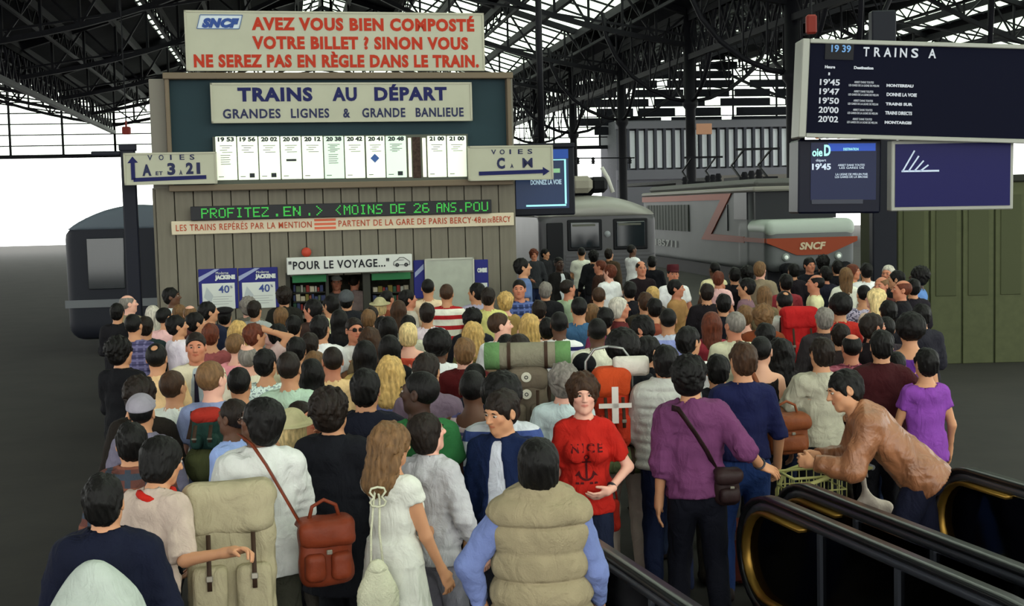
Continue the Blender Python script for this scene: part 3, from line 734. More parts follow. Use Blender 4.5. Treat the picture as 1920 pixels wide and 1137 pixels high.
b = MB(); b.box((.05, .06, ZT-.05), (KW-.05, 2.1, ZT)); b.box((.05, 2.06, 0), (KW-.05, 2.1, ZT)); b.box((.05, .06, 0), (.09, 2.1, ZT)); b.box((KW-.09, .06, 0), (KW-.05, 2.1, ZT)); b.build('inner_walls', mat('kiosk_inside', '#5b574c', .8), kio)
# upper box
X0, _, X1, Zt = *kp(312, 240, .15)[:1], 0, kp(960, 240, .15)[0], kp(635, 140, .15)[1]
b = MB(); b.box((X0, -.02, ZT), (X1, .10, Zt-.02)); b.build('back_board', TEAL, kio)
for a_, c_ in ((X0-.22, X0), (X1, X1+.06)): b = MB(); b.bbox((a_, .0, ZT-.02), (c_, 1.4, Zt-.04), .01); b.build('side_panel', mat('kiosk_side', '#77736a', .7), kio)
b = MB(); b.bbox((X0-.02, -.18, Zt-.06), (X1+.03, .3, Zt+.03), .01); b.bbox((X0, -.15, ZT), (X0+.06, 0, Zt-.05), .01); b.bbox((X1-.06, -.15, ZT), (X1, 0, Zt-.05), .01); b.bbox((X0, -.17, ZT-.06), (X1, 0, ZT+.03), .01); b.build('frame', TRIM, kio)
b = MB(); b.box((X0, .1, Zt-.1), (X1, 1.4, Zt)); b.build('roof', mat('kiosk_roof', '#4b4a44', .8), kio)
RED = mat('red_paint', '#a62d14', .5); NAVY = mat('navy_paint', '#15194e', .5); BLK = mat('black_paint', '#1c1c22', .5); INK = mat('ink', '#33363a', .7)
def board(name, label, px0, py0, px1, py1, off, m, depth=.06, cat='sign', frame=None):
    x0, z0, x1, z1 = krect(px0, py0, px1, py1, off+depth)
    s = empty(name, label, cat, K0+kx_*x0-ky_*off+Vector((0, 0, z0)), KA)
    W, H = x1-x0, z1-z0; b = MB(); b.bbox((0, -depth, 0), (W, 0, H), .008); b.build('panel', m, s)
    if frame:
        q = MB(); f = .025
        for a, c in (((0, -depth-.012, 0), (W, -depth, f)), ((0, -depth-.012, H-f), (W, -depth, H)), ((0, -depth-.012, 0), (f, -depth, H)), ((W-f, -depth-.012, 0), (W, -depth, H))): q.box(a, c)
        q.build('frame', frame, s)
    return s, W, H
def ktext(s, W, H, rect, px, py, px1, h, body, m, bold=.0, depth=.062, shear=0):
    bold *= 1.7
    """text whose box starts at pixel px,py (bottom-left) and ends at px1; rect is the board's pixel box"""
    ax, ay, bx, by = rect; x = (px-ax)/(bx-ax)*W; z = (by-py)/(by-ay)*H; f = (px1-px)/(bx-ax)*W
    return text('lettering', body, h/(by-ay)*H/.72, m, s, (x, -depth, z), bold=bold, fit=f, shear=shear, space=1.13)
r = (347, 22, 908, 133); s, W, H = board('ticket_reminder_sign', 'large cream sign with red lettering on top of the departures kiosk', *r, .05, PALE, frame=mat('sign_edge', '#a9a795', .6))
ktext(s, W, H, r, 468, 56, 889, 22, 'AVEZ VOUS BIEN COMPOSTÉ', RED, .007)
ktext(s, W, H, r, 468, 91, 876, 22, 'VOTRE BILLET ? SINON VOUS', RED, .007)
ktext(s, W, H, r, 361, 125, 896, 22, 'NE SEREZ PAS EN RÈGLE DANS LE TRAIN.', RED, .007)
sc_ = W/561; b = MB(); LG = mat('logo_blue', '#3d5f93', .5)
def lg(x, y): return ((x-347)*sc_, -.072, (133-y)*sc_)
Q = [lg(376, 31), lg(452, 31), lg(445, 56), lg(369, 56)]
for i in range(4): b.bar(Q[i], Q[(i+1) % 4], .010, .008)
b.build('logo_outline', LG, s); b = MB(); b.add([(p[0], -.064, p[2]) for p in Q], [(0,3,2,1)]); b.build('logo_plate', mat('logo_pale', '#c3cdd2', .5), s)
ktext(s, W, H, r, 378, 52, 446, 15, 'SNCF', mat('logo_navy', '#2b4686', .5), .008, .07, .3)
r = (395, 155, 885, 229); s, W, H = board('departures_title_sign', 'cream sign reading TRAINS AU DÉPART above the lit train strips', *r, .1, PALE, frame=mat('sign_edge', '#a9a795', .6))
ktext(s, W, H, r, 444, 188, 581, 24, 'TRAINS', NAVY, .007); ktext(s, W, H, r, 618, 188, 664, 24, 'AU', NAVY, .007); ktext(s, W, H, r, 697, 188, 836, 24, 'DÉPART', NAVY, .007)
D2 = mat('slate_paint', '#262a4a', .5)
for t, a, c in (('GRANDES', 416, 521), ('LIGNES', 540, 611), ('&', 637, 650), ('GRANDE', 673, 755), ('BANLIEUE', 775, 868)): ktext(s, W, H, r, a, 220, c, 17, t, D2, .003)
# lit train strips
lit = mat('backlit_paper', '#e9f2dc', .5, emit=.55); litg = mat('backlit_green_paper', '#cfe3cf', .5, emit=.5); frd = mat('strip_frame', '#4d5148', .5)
times = [(405, 444, '19 53', 0), (446, 484, '19 56', 0), (486, 525, '20 02', 0), (527, 565, '20 08', 0), (567, 606, '20 12', 0), (608, 645, '20 38', 1), (647, 684, '20 42', 0), (687, 722, '20 41', 0), (724, 762, '20 48', 1), (802, 837, '21 00', 0), (839, 875, '21 00', 0)]
b = MB(); fx0, fz0, fx1, fz1 = krect(400, 254, 878, 342, .12); b.box((fx0, -.12, fz0), (fx1, -.02, fz1)); b.build('strip_case', frd, kio)
ordn = ['first', 'second', 'third', 'fourth', 'fifth', 'sixth', 'seventh', 'eighth', 'ninth']
for i, (a, c, t, g) in enumerate(times):
    y0, y1 = 256-i*.12, 338-i*.62
    lab = f'lit paper train strip headed {t}, {ordn[i]} from the left on the kiosk' if i < 9 else f'lit paper train strip headed {t}, {"just right of the dark gap" if i == 9 else "rightmost of the row"}'
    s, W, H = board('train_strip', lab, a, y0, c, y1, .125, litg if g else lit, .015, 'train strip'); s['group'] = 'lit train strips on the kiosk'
    text('lettering', t, H*.13, INK, s, (W*.12, -.018, H*.89), fit=W*.78, bold=.004)
    q = MB()
    for k in range(4+2*g): zz = H*(.80-.035*k) if g else H*(.78-.05*k); q.box((W*(.2+.1*(k % 2)), -.019, zz), (W*(.8-.12*(k % 3)), -.015, zz+H*.012))
    if i in (0, 5): 
        for k in range(5): q.box((W*.22, -.019, H*(.36+.05*k)), (W*(.7-.05*(k % 2)), -.015, H*(.372+.05*k)))
    if i in (1, 2, 8): q.box((W*.55, -.019, H*.05), (W*.8, -.015, H*.15))
    if i == 3: q.box((W*.25, -.019, H*.42), (W*.75, -.015, H*.47))
    q.box((W*.1, -.019, H*.07), (W*.35, -.015, H*.085)); tag(q.build('print', INK, s), kind='stuff')
    if i == 7: q = MB(); cx, cz, e = W*.45, H*.47, W*.24; q.add([(cx-e, -.019, cz), (cx, -.019, cz-e), (cx+e, -.019, cz), (cx, -.019, cz+e)], [(0,1,2,3)]); q.build('blue_diamond', mat('strip_blue', '#3f5f9d', .5), s)
b = MB(); x0, z0, x1, z1 = krect(765, 259, 772, 332, .13); b.lathe([(0, z0), (.022, z0), (.022, z1), (0, z1)], 10, ((x0+x1)/2, -.14, 0)); x0, z0, x1, z1 = krect(791, 259, 800, 332, .13); b.lathe([(0, z0), (.026, z0), (.026, z1), (0, z1)], 10, ((x0+x1)/2, -.14, 0)); b.build('fluorescent_tube', mat('tube_light', '#f6f4da', .4, emit=1.3), kio, True)
b = MB(); x0, z0, x1, z1 = krect(774, 257, 789, 334, .13); b.box((x0, -.125, z0), (x1, -.10, z1)); b.build('strip_gap', mat('gap_brown', '#3a2d28', .8, var=.4, vscale=30), kio)  # dark brown mottled strip filling the gap between the two tubes
# direction signs
r = (232, 286, 407, 346); s, W, H = board('platform_direction_sign', 'cream sign VOIES A ET 3 À 21 with a bent arrow left', *r, .22, PALE, frame=mat('sign_edge', '#a9a795', .6))
for t, a in zip('VOIES', (277, 298, 319, 337, 356)): ktext(s, W, H, r, a, 300, a+(3 if t == 'I' else 9), 10, t, D2, .001)
for t, a, c, h, yb in (('A', 266, 283, 20, 328), ('ET', 291, 304, 7, 328), ('3', 313, 328, 21, 327), ('À', 335, 341, 7, 328), ('2', 348, 362, 20, 326), ('1', 368, 375, 20, 326)): ktext(s, W, H, r, a, yb, c, h, t, D2, (.001 if t == 'M' else .006) if h > 15 else .001)
def arrow(s, W, H, rect, pts, lw, head, m):
    ax, ay, bx, by = rect; b = MB(); k = W/(bx-ax)
    P = [((x-ax)*k, -.067, (by-y)*k) for x, y in pts]
    for p, q in zip(P[:-1], P[1:]): b.bar(p, q, lw*k, .008, up=(0, 1, 0))
    b.add([((x-ax)*k, -.067, (by-y)*k) for x, y in head], [(0,1,2)]); b.build('arrow', m, s)
arrow(s, W, H, r, [(249, 302), (249, 336), (386, 333)], 7.5, [(239, 304), (259, 303), (249, 291)], NAVY)
r = (878, 273, 1037, 338); s, W, H = board('platform_direction_sign', 'cream sign VOIES C À M with an arrow right', *r, .22, PALE, frame=mat('sign_edge', '#a9a795', .6))
for t, a in zip('VOIES', (921, 937, 955, 971, 989)): ktext(s, W, H, r, a, 289, a+(3 if t == 'I' else 9), 9, t, D2, .001)
for t, a, c, h in (('C', 931, 946, 19), ('À', 956, 962, 6), ('M', 979, 998, 19)): ktext(s, W, H, r, a, 315, c, h, t, D2, (.001 if t == 'M' else .006) if h > 15 else .001)
arrow(s, W, H, r, [(897, 325), (1018, 323)], 7, [(1017, 315), (1017, 331), (1030, 323)], NAVY)
# moving LED line
r = (357, 381, 922, 407); s, W, H = board('led_message_board', 'long dark display with green dot lettering across the kiosk', *r, .06, mat('led_case', '#2b2b2e', .5), .07, 'display')
LED = mat('led_green', '#3fb049', .5, emit=.4)
FONT = {'A': '0E11111F111111','B':'1E11111E11111E','C':'0E11101010110E','D':'1E11111111111E','E':'1F10101E10101F','F':'1F10101E101010','I':'0E04040404040E','L':'1010101010101F','M':'111B1515111111','N':'11191915131311','O':'0E11111111110E','P':'1E11111E101010','R':'1E11111E141211','S':'0F10100E01011E','T':'1F040404040404','Z':'1F01020408101F','2':'0E11010204081F','6':'0E10101E11110E','.':'00000000000606','>':'08040201020408','<':'02040810080402','U':'1111111111110E',' ':'00000000000000'}
def dots(body, px, px1, label=None):
    msg = body; n = len(msg)*6-1; x0 = (px-357)/565*W; x1 = (px1-357)/565*W; pw = (x1-x0)/n; ph = H*.70/7; b = MB()
    for ci, ch in enumerate(msg):
        h = FONT[ch]
        for rr in range(7):
            bits = int(h[rr*2:rr*2+2], 16)
            for cc in range(5):
                if bits >> (4-cc) & 1: xx = x0+(ci*6+cc)*pw; zz = H*.85-(rr+1)*ph; b.box((xx, -.076, zz+ph*.08), (xx+pw*.92, -.07, zz+ph*.92))
    tag(b.build('led_lettering', LED, s), kind='stuff')
dots('PROFITEZ', 376, 498); dots('.', 507, 517); dots('EN', 525, 557); dots('.', 568, 576); dots('>', 583, 597); dots('<', 622, 634); dots('MOINS', 637, 710); dots('DE', 725, 754); dots('26', 770, 800); dots('ANS.', 814, 866); dots('POU', 870, 915)
r = (321, 407, 964, 432); s, W, H = board('bercy_notice_strip', 'narrow cream strip with orange lettering below the green display', *r, .03, mat('strip_cream', '#c9bda4', .6), .03)
OR = mat('orange_red_paint', '#a8452c', .6)
for t, a, c in (('LES TRAINS REPÉRÉS PAR LA MENTION', 329, 575), ('PARTENT DE LA GARE DE PARIS BERCY·48', 625, 898), ('BD DE', 901, 920), ('BERCY', 922, 957)):
    ktext(s, W, H, r, a, 425, c, 12 if t != 'BD DE' else 8, t, OR, .0004, .034)
b = MB(); 
for k in range(3): b.box((W*(580-321)/643, -.034, H*(.12+.3*k)), (W*(620-321)/643, -.03, H*(.30+.3*k)))
b.build('red_mark', mat('mark_red', '#c8644a', .6), s)
b = MB(); b.lathe([(0, -.08), (.07, -.08), (.07, 0), (0, 0)], 14, (kp(574, 473)[0], 0, kp(574, 473)[1]), 'y'); b.build('red_lamp', mat('lamp_red', '#a8402f', .4), kio, True)
# shop front
r = (538, 480, 773, 512); s, W, H = board('shop_sign', 'white shop sign POUR LE VOYAGE with a small car drawing', *r, .12, mat('shop_white', '#c4c6c0', .5), .12, 'sign')
ktext(s, W, H, r, 541, 502, 729, 15, '"POUR LE VOYAGE..."', BLK, .002, .124)
b = MB(); k = W/235; car = [(737, 500), (738, 494), (744, 491), (749, 486), (757, 486), (764, 491), (768, 494), (768, 500)]
P = [((x-538)*k, -.126, (512-y)*k) for x, y in car]
for i in range(len(P)): b.bar(P[i], P[(i+1) % len(P)], .012, .006)
for cx in (744, 761): b.lathe([(.012, -.006), (.028, -.006), (.028, 0), (.012, 0)], 12, ((cx-538)*k, -.128, (512-500)*k), 'y')
b.bar(P[2], ((757-538)*k, -.126, (512-491)*k), .008, .006); b.build('car_drawing', BLK, s)
sh = kio
GRN = mat('green_blind', '#2e6b42', .6); GW = mat('shop_frame', '#35352f', .6)
def prim(name, m, px0, py0, px1, py1, off, d, par=None, chamfer=.005):
    x0, z0, x1, z1 = krect(px0, py0, px1, py1, off); b = MB(); b.bbox((x0, -off, z0), (x1, -off+d, z1), chamfer); return b.build(name, m, par)
prim('post', GW, 538, 512, 546, 640, .02, .08, sh); prim('post', GW, 682, 512, 696, 640, .02, .08, sh); prim('post', GW, 770, 512, 777, 640, .02, .08, sh)
prim('post', GW, 612, 512, 618, 640, .0, .06, sh)
prim('green_blind', GRN, 548, 516, 612, 530, .03, .05, sh); prim('green_blind', GRN, 697, 512, 770, 525, .03, .05, sh)
prim('counter', mat('counter_wood', '#6a6258', .6), 546, 588, 776, 594, .12, .5, sh)
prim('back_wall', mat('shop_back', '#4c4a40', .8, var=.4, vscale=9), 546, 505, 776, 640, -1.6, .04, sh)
rnd = random.Random(4); cols = ['#7d2f28', '#9a9a8e', '#2c4a38', '#6e6430', '#39405e', '#b0a890', '#54604a', '#7c4638']
for a, c in ((550, 610), (700, 768)):
    for row in range(3):
        x = a
        while x < c-3:
            w_ = rnd.choice((5, 7, 9)); y_ = 548+row*17; col = rnd.choice(cols); bb = prim('goods_box', mat('goods', col, .6), x, y_-rnd.choice((13, 11, 9)), min(x+w_-1, c), y_, -.22, .08, sh, .002); x += w_
        prim('shelf', GW, a, 548+row*17, c, 550+row*17, -.18, .18, sh, .002)
# posters
PB = mat('poster_blue', '#26286e', .5); PW = mat('poster_white', '#c8ccc6', .5)
for i, (a, y0, c, y1, lab) in enumerate(((373, 504, 446, 580, 'blue and white poster reading 40, leftmost on the kiosk wall'), (448, 502, 522, 578, 'blue and white poster reading 40, beside the shop front'), (776, 488, 797, 560, 'narrow blue poster with pale diagonal stripe, left of the blank board'), (890, 487, 916, 560, 'narrow blue poster right of the blank pale board'))):
    r = (a, y0, c, y1); s, W, H = board('fare_poster', lab, *r, .0, PB, .02, 'poster'); s['group'] = 'fare posters on the kiosk'
    if i < 2:
        b = MB(); b.box((W*.08, -.024, 0), (W*.92, -.02, H*.64)); b.build('white_area', PW, s)
        b = MB(); b.add([(W*.0, -.024, H*.68), (W*.0, -.024, H*.80), (W*.42, -.024, H*.99), (W*.55, -.024, H*.99)], [(0,1,2,3)]); b.build('diagonal_stripe', mat('stripe_pale', '#8f97b4', .5), s)
        text('lettering', '40', H*.26, mat('poster_ink', '#3a4a86', .5), s, (W*.50, -.027, H*.40), bold=.002, fit=W*.28)
        text('lettering', '%', H*.09, mat('poster_ink', '#3a4a86', .5), s, (W*.80, -.027, H*.51))
        text('lettering', 'Moderne', H*.09, PW, s, (W*.45, -.027, H*.86), fit=W*.32); text('lettering', 'JACKENE', H*.13, PW, s, (W*.42, -.027, H*.74), bold=.006, fit=W*.52)
        b = MB(); 
        for k in range(4): b.box((W*.35, -.026, H*(.30-.06*k)), (W*(.85-.1*(k % 2)), -.024, H*(.31-.06*k)))
        b.build('print', mat('print_grey', '#8b8f90', .6), s)
        b = MB(); b.add([(W*.12, -.027, H*.30), (W*.2, -.027, H*.55), (W*.36, -.027, H*.34), (W*.3, -.027, H*.15)], [(0,3,2,1)]); b.build('faded_figure', mat('print_pale', '#aab0b2', .6), s)
    elif i == 3:
        b = MB(); b.box((W*.15, -.024, 0), (W*.9, -.02, H*.40)); b.build('white_area', PW, s); text('lettering', '10%', H*.16, mat('poster_ink', '#3a4a86', .5), s, (W*.25, -.027, H*.22), fit=W*.5)
        text('lettering', 'OMBE', H*.14, PW, s, (W*.2, -.027, H*.68), bold=.006, fit=W*.7)
    else:
        b = MB(); b.add([(W*.1, -.024, H*.55), (W*.1, -.024, H*.68), (W*.9, -.024, H*.9), (W*.9, -.024, H*.76)], [(0,1,2,3)]); b.build('diagonal_stripe', mat('stripe_pale', '#8f97b4', .5), s)
s, W, H = board('blank_notice_board', 'pale blank notice board under clear plastic on the kiosk wall', 797, 484, 890, 580, .03, mat('board_pale', '#9fa396', .35, var=.08, vscale=6), .03, 'notice board', frame=mat('board_frame', '#a9a99d', .5))
# post under the left direction sign
po = empty('sign_post', 'dark post holding the left direction sign', 'post', at_d(249, 480, 18.35)*1, KA); po.location.z = 0
b = MB(); b.bbox((-.10, -.08, 0), (.10, .08, at_d(249, 275, 18.35).z), .02); b.build('shaft', mat('post_dark', '#191b25', .5), po); b = MB(); b.bbox((-.12, -.1, at_d(249, 283, 18.35).z), (.12, .1, at_d(249, 273, 18.35).z+.02), .01); b.build('cap', mat('post_dark', '#191b25', .5), po); b = MB(); b.bbox((-.15, -.13, 0), (.15, .13, .3), .03); b.build('foot', mat('post_dark', '#191b25', .5), po); b = MB(); b.bbox((-.5, -.05, at_d(249, 291, 18.35).z), (-.1, .05, at_d(249, 283, 18.35).z), .01); b.build('bracket', mat('post_dark', '#191b25', .5), po)
# ------------------------------------------------------------------ monitor right of the kiosk
def upright(px0, py0, px1, py1, dist, yaw=0):
    c = at_d((px0+px1)/2, (py0+py1)/2, dist); s_ = FPX/dist*1.0
    return c, (px1-px0)/s_/math.cos(R(yaw)), (py1-py0)/s_
c, W, H = upright(962, 272, 1078, 404, 19.9)
mo = empty('platform_monitor', 'blue platform monitor in a dark case right of the kiosk', 'screen', (c.x, c.y, c.z-H/2), R(6))
CASE = mat('dark_case', '#14161f', .5)
b = MB(); b.bbox((-W/2, 0, 0), (W/2, .35, H), .02); b.bbox((-W/2, -.06, H-.05), (W/2, .02, H+.02), .01); b.build('case', CASE, mo)
b = MB(); b.box((-W*.46, -.012, H*.10), (W*.40, .0, H*.93)); b.build('screen', mat('monitor_blue', '#1b2c4c', .2, emit=.35), mo)
b = MB(); b.box((-W*.1, -.016, H*.80), (W*.40, -.012, H*.93)); b.build('screen_heading', mat('monitor_bright', '#1c3f86', .3, emit=.6), mo)
b = MB(); b.box((W*.33, -.02, H*.16), (W*.36, -.013, H*.78)); b.box((-W*.3, -.02, H*.13), (W*.35, -.013, H*.155)); b.box((-W*.0, -.02, H*.775), (W*.36, -.013, H*.79)); b.build('neon_reflection', mat('cyan_reflection', '#8fd0d6', .4, emit=.8), mo)  # glowing cyan bars paint in a neon reflection inside the case
text('lettering', 'DONNEZ LA VOIE', .10, mat('screen_text', '#9fb6c6', .4, emit=.5), mo, (-W*.22, -.018, H*.44), fit=W*.5, bold=.003)
b = MB(); b.box((W*.05, -.018, H*.60), (W*.26, -.013, H*.66)); b.build('screen_number', mat('screen_green', '#86b48a', .4, emit=.5), mo)
b = MB(); b.tube([(0, .2, H), (0, .2, 7.5-c.z)], .05, 8); b.build('hanger', IRON, mo, True)
# ------------------------------------------------------------------ hanging train times board (right)
def hung(name, label, px0, py0, px1, py1, dist, yaw, tilt, cat='sign'):
    c, W, H = upright(px0, py0, px1, py1, dist)
    e = bpy.data.objects.new(name, None); COL.objects.link(e); tag(e, label, cat)
    e.matrix_world = Matrix.Translation(c) @ Matrix.Rotation(R(yaw), 4, 'Z') @ Matrix.Rotation(R(tilt), 4, 'Y') @ Matrix.Translation((-W/2, 0, -H/2)); return e, W, H
SILV = mat('silver_frame', '#8f9088', .4, metal=.2); NV = mat('board_navy', '#080a1c', .8, spec=.1); LET = mat('board_letters', '#b9bcc6', .5, emit=.12)
e, W, H = hung('train_times_board', 'large navy board headed TRAINS with rows of white departure times', 1516, 86, 1960, 258, 14.5, 0, 3.0)
kx = 444.0; X = lambda px: (px-1516)/kx*W; Z = lambda py: (258-py)/172*H
b = MB(); b.box((0, 0, 0), (W, .35, H)); b.build('case', NV, e)
b = MB(); b.bbox((-.085, -.03, -.03), (0, .36, H+.03), .01); b.bbox((0, -.03, H-.02), (W, .0, H+.03), .008); b.bbox((0, -.03, -.03), (W, .0, .02), .008); b.build('frame', SILV, e)
def bt(t, px, px1, yb, h, m=LET, bold=.002): return text('lettering', t, h/172*H/.72, m, e, (X(px), -.006, Z(yb)), fit=X(px1)-X(px), bold=bold)
for ch, a, c in (('T', 1616, 1627), ('R', 1636, 1648), ('A', 1654, 1668), ('I', 1674, 1677), ('N', 1684, 1697), ('S', 1705, 1718), ('A', 1737, 1751)): bt(ch, a, c, 110, 17, bold=.003)
b = MB(); b.box((X(1545), -.012, Z(118)), (X(1598), .0, Z(88))); b.build('clock_case', mat('clock_dark', '#07080f', .4), e)
bt('19 39', 1556, 1592, 104, 13, mat('clock_digits', '#5d86b4', .4, emit=.4), .002).location.y = -.02
bt('Heure', 1546, 1565, 134, 5); bt('Destination', 1600, 1636, 134, 5)
b = MB(); b.box((X(1553), -.01, Z(147)), (X(1556), 0, Z(142))); b.build('print', LET, e)
rows = [("19'45", 'MONTEREAU', 165), ("19'47", 'DONNE LA VOIE', 182), ("19'50", 'TRAINS SUR', 199), ("20'00", 'TRAINS DIRECTS', 216), ("20'02", 'MONTARGIS', 233)]
for i, (t, dd, y) in enumerate(rows):
    bt(t, 1538, 1575, y, 11, bold=.002)
    bt('ARRET DANS TOUTES', 1602, 1638, y-5, 4, bold=0); bt('LES GARES DE LA LIGNE DE MELUN', 1592, 1648, y+1, 4, bold=0)
    bt(dd, 1662 if i != 1 else 1663, 1712 if i != 1 else 1719, y, 6 if i % 2 else 5, bold=.002)
b = MB(); 
for dx in (.6, W-.6): b.tube([(dx, .17, H), (dx, .17, H+4.4)], .03, 6)
b.build('hanger', IRON, e, True)
# voie D screen under it
e, W, H = hung('platform_screen', 'dark blue lit screen reading oieD with 19 45 below', 1497, 262, 1652, 400, 14.7, 0, 1)
b = MB(); b.bbox((0, 0, 0), (W, .5, H), .02); b.build('case', mat('screen_case', '#0b0e1f', .4), e)
X = lambda px: (px-1497)/155*W; Z = lambda py: (400-py)/138*H
b = MB(); b.box((X(1520), -.01, Z(375)), (X(1642), 0, Z(268))); b.build('screen', mat('screen_navy', '#0d1638', .2, emit=.25), e)
b = MB(); b.box((X(1552), -.014, Z(284)), (X(1640), -.01, Z(270))); b.build('screen_heading', mat('heading_blue', '#23449c', .3, emit=.6), e)
TQ = mat('screen_teal', '#9fe0d6', .4, emit=.7); WH = mat('screen_white', '#b8c4d4', .4, emit=.45)
def st(t, px, px1, yb, h, m, bold=.003): return text('lettering', t, h/138*H/.72, m, e, (X(px), -.018, Z(yb)), fit=X(px1)-X(px), bold=bold)
st('oie', 1522, 1541, 293, 15, TQ); st('D', 1544, 1556, 292, 20, TQ, .006); st('départ', 1529, 1548, 303, 5, WH, 0); st("19'45", 1522, 1557, 318, 11, WH); st('DESTINATION', 1580, 1608, 283, 5, TQ, 0)
st('ARRET DANS TOUTES', 1570, 1620, 312, 4, WH, 0); st('LES GARES DE', 1573, 1619, 317, 4, WH, 0); st('LA LIGNE DE MELUN PAR', 1566, 1626, 329, 4, WH, 0); st('LES GARES DE LA BROSSE', 1565, 1626, 334, 4, WH, 0)
b = MB(); b.box((X(1522), -.014, Z(382)), (X(1618), .0, Z(374))); b.build('sill', mat('sill_grey', '#3b3d48', .4), e)
b = MB(); 
for dx in (.1, W-.1): b.tube([(dx, .25, H), (dx, .25, H+.15)], .03, 6)
b.build('hanger', IRON, e, True)
for k, px in enumerate((1530, 1537, 1549, 1570, 1596, 1620)):
    b = MB(); b.lathe([(0, -.02), (.028, -.02), (.028, 0), (0, 0)], 10, (X(px), -.03, H*1.035), 'y'); b.build('signal_lamp', mat('lamp_orange' if k in (0, 3, 5) else 'lamp_white', '#b86a3c' if k in (0, 3, 5) else '#d8d8d8', .4, emit=.5), e, True)
# escalator sign with stair strokes
e, W, H = hung('escalator_sign', 'blue sign with white stair strokes in a silver frame at right', 1672, 262, 1900, 394, 14.62, 0, .5)
b = MB(); b.bbox((0, 0, 0), (W, .18, H), .01); b.build('case', SILV, e)
b = MB(); b.box((.04, -.01, .045), (W-.04, 0, H-.045)); b.build('face', mat('sign_ultramarine', '#0f0d48', .4, emit=.05), e)
X = lambda px: (px-1672)/228*W; Z = lambda py: (394-py)/132*H
b = MB()
for x0, x1, y1 in ((1692, 1714, 282), (1703, 1722, 292), (1714, 1731, 301), (1725, 1740, 309)): b.bar((X(x0), -.014, Z(320)), (X(x1), -.014, Z(y1)), .016, .008, up=(0, 1, 0))
b.bar((X(1690), -.014, Z(320)), (X(1760), -.014, Z(320)), .02, .008, up=(0, 1, 0)); b.build('pictogram', mat('picto_white', '#b9c6da', .4, emit=.2), e)
for x_ in (.2, W-.3): b = MB(); b.bbox((x_, .06, H-.02), (x_+.08, .14, H+.12), .01); b.build('bracket', IRON, e)
# olive hut and dark post at right
h = empty('olive_hut', 'olive green panelled hut under the blue escalator sign', 'hut', (at_d(1684, 480, 20.5).x, 20.5, 0), R(0))
b = MB(); b.box((0, .03, 0), (4.2, 2.2, 2.95)); b.build('wall', mat('hut_dark_olive', '#3b3f2c', .8), h)  # darker olive wall behind the panels
for k in range(8):
    b = MB(); b.bbox((k*.52, 0, 0), (k*.52+.49, .05, 2.9), .008); q = b.build('panel', mat('hut_olive', '#4c5038', .7, var=.1), h)
    b = MB(); b.bbox((k*.52+.08, -.015, 1.1), (k*.52+.41, .0, 2.7), .01); b.build('inset', mat('hut_olive2', '#444832', .7), q)
b = MB(); b.bbox((-.05, -.05, 2.9), (4.25, 2.25, 3.02), .02); b.build('roof', mat('hut_top', '#2c2d28', .7), h)
pt = empty('dark_post', 'broad dark steel post between the platform screen and olive hut', 'post', (at_d(1656, 480, 20.2).x, 20.2, 0))
b = MB(); b.bbox((-.19, -.1, 0), (.19, .12, 5.6), .02); b.build('shaft', CASE, pt); b = MB(); b.bbox((-.2, -.16, 0), (.2, .18, .25), .03); b.build('foot', CASE, pt)
# ------------------------------------------------------------------ trains
def rbox(P, lo, hi, r):
    lo = V3(*lo)+r; hi = V3(*hi)-r; q = np.maximum(np.maximum(lo-P, P-hi), 0); i = np.minimum(np.maximum(lo-P, P-hi).max(1), 0); return np.sqrt((q*q).sum(1))+i-r
# grey locomotive with orange band; local +x is its nose side to side, -y its front
LA = R(7); p = at_d(1522, 450, 40); lo_ = empty('grey_locomotive', 'grey and white locomotive with orange band and hooked nose', 'locomotive', (p.x, p.y, 0), LA)
G1 = mat('loco_grey', '#66686a', .5, var=.08, vscale=.6); G2 = mat('loco_white', '#b0bab2', .4); G3 = mat('loco_orange', '#8f3f26', .5); GD = mat('loco_dark', '#26282c', .4); G4 = mat('loco_roof', '#5d5d5b', .6)
def lf(P):
    d = rbox(P, (-1.45, 1.6, .45), (1.45, 17, 3.05), .12)
    d = smax(d, -(P[:, 1]-(1.9-.0*P[:, 2])), .05)
    n = rbox(P, (-1.45, 0, .45), (1.45, 3, 2.06), .32)
    return smin(d, smax(n, (P[:, 2]-2.06)*.9-(P[:, 1])*.05, .08), .1)
V, Q = march(lf, (-1.7, -.3, .2), (1.7, 17.4, 3.4), .055); link('body', npmesh('loco_body', V, Q), G1, lo_)
b = MB(); b.bbox((-1.52, 1.1, 3.0), (1.52, 17, 3.16), .05); b.build('roof_edge', mat('loco_band', '#85827a', .5), lo_)
b = MB(); b.bbox((-1.3, 1.6, 3.14), (1.3, 16.5, 3.42), .12); b.build('roof', G4, lo_)
def f2(P): return rbox(P, (-1.46, -.03, 1.52), (1.46, 2.2, 2.10), .26)
V, Q = march(f2, (-1.7, -.3, 1.2), (1.7, 2.4, 2.4), .04); link('nose_cover', npmesh('nose_cover', V, Q), G2, lo_)
b = MB(); b.poly([(-1.47, 1.52), (1.47, 1.52), (1.47, 1.38), (.5, .98), (-.5, .98), (-1.47, 1.38)], -.05, .06); b.build('orange_chevron', G3, lo_)
b = MB(); x = -1.475      # the orange band on the side facing the camera
b.poly([(2.2, 1.34), (2.2, 1.54), (6.1, 1.56), (3.6, 2.98), (17, 2.98), (17, 2.76), (4.9, 2.76), (7.4, 1.34)], x-.02, x+.02, 'x'); b.poly([(.1, 1.38), (.1, 1.52), (2.3, 1.52), (2.3, 1.38)], x-.02, x+.02, 'x'); b.build('orange_band', G3, lo_)
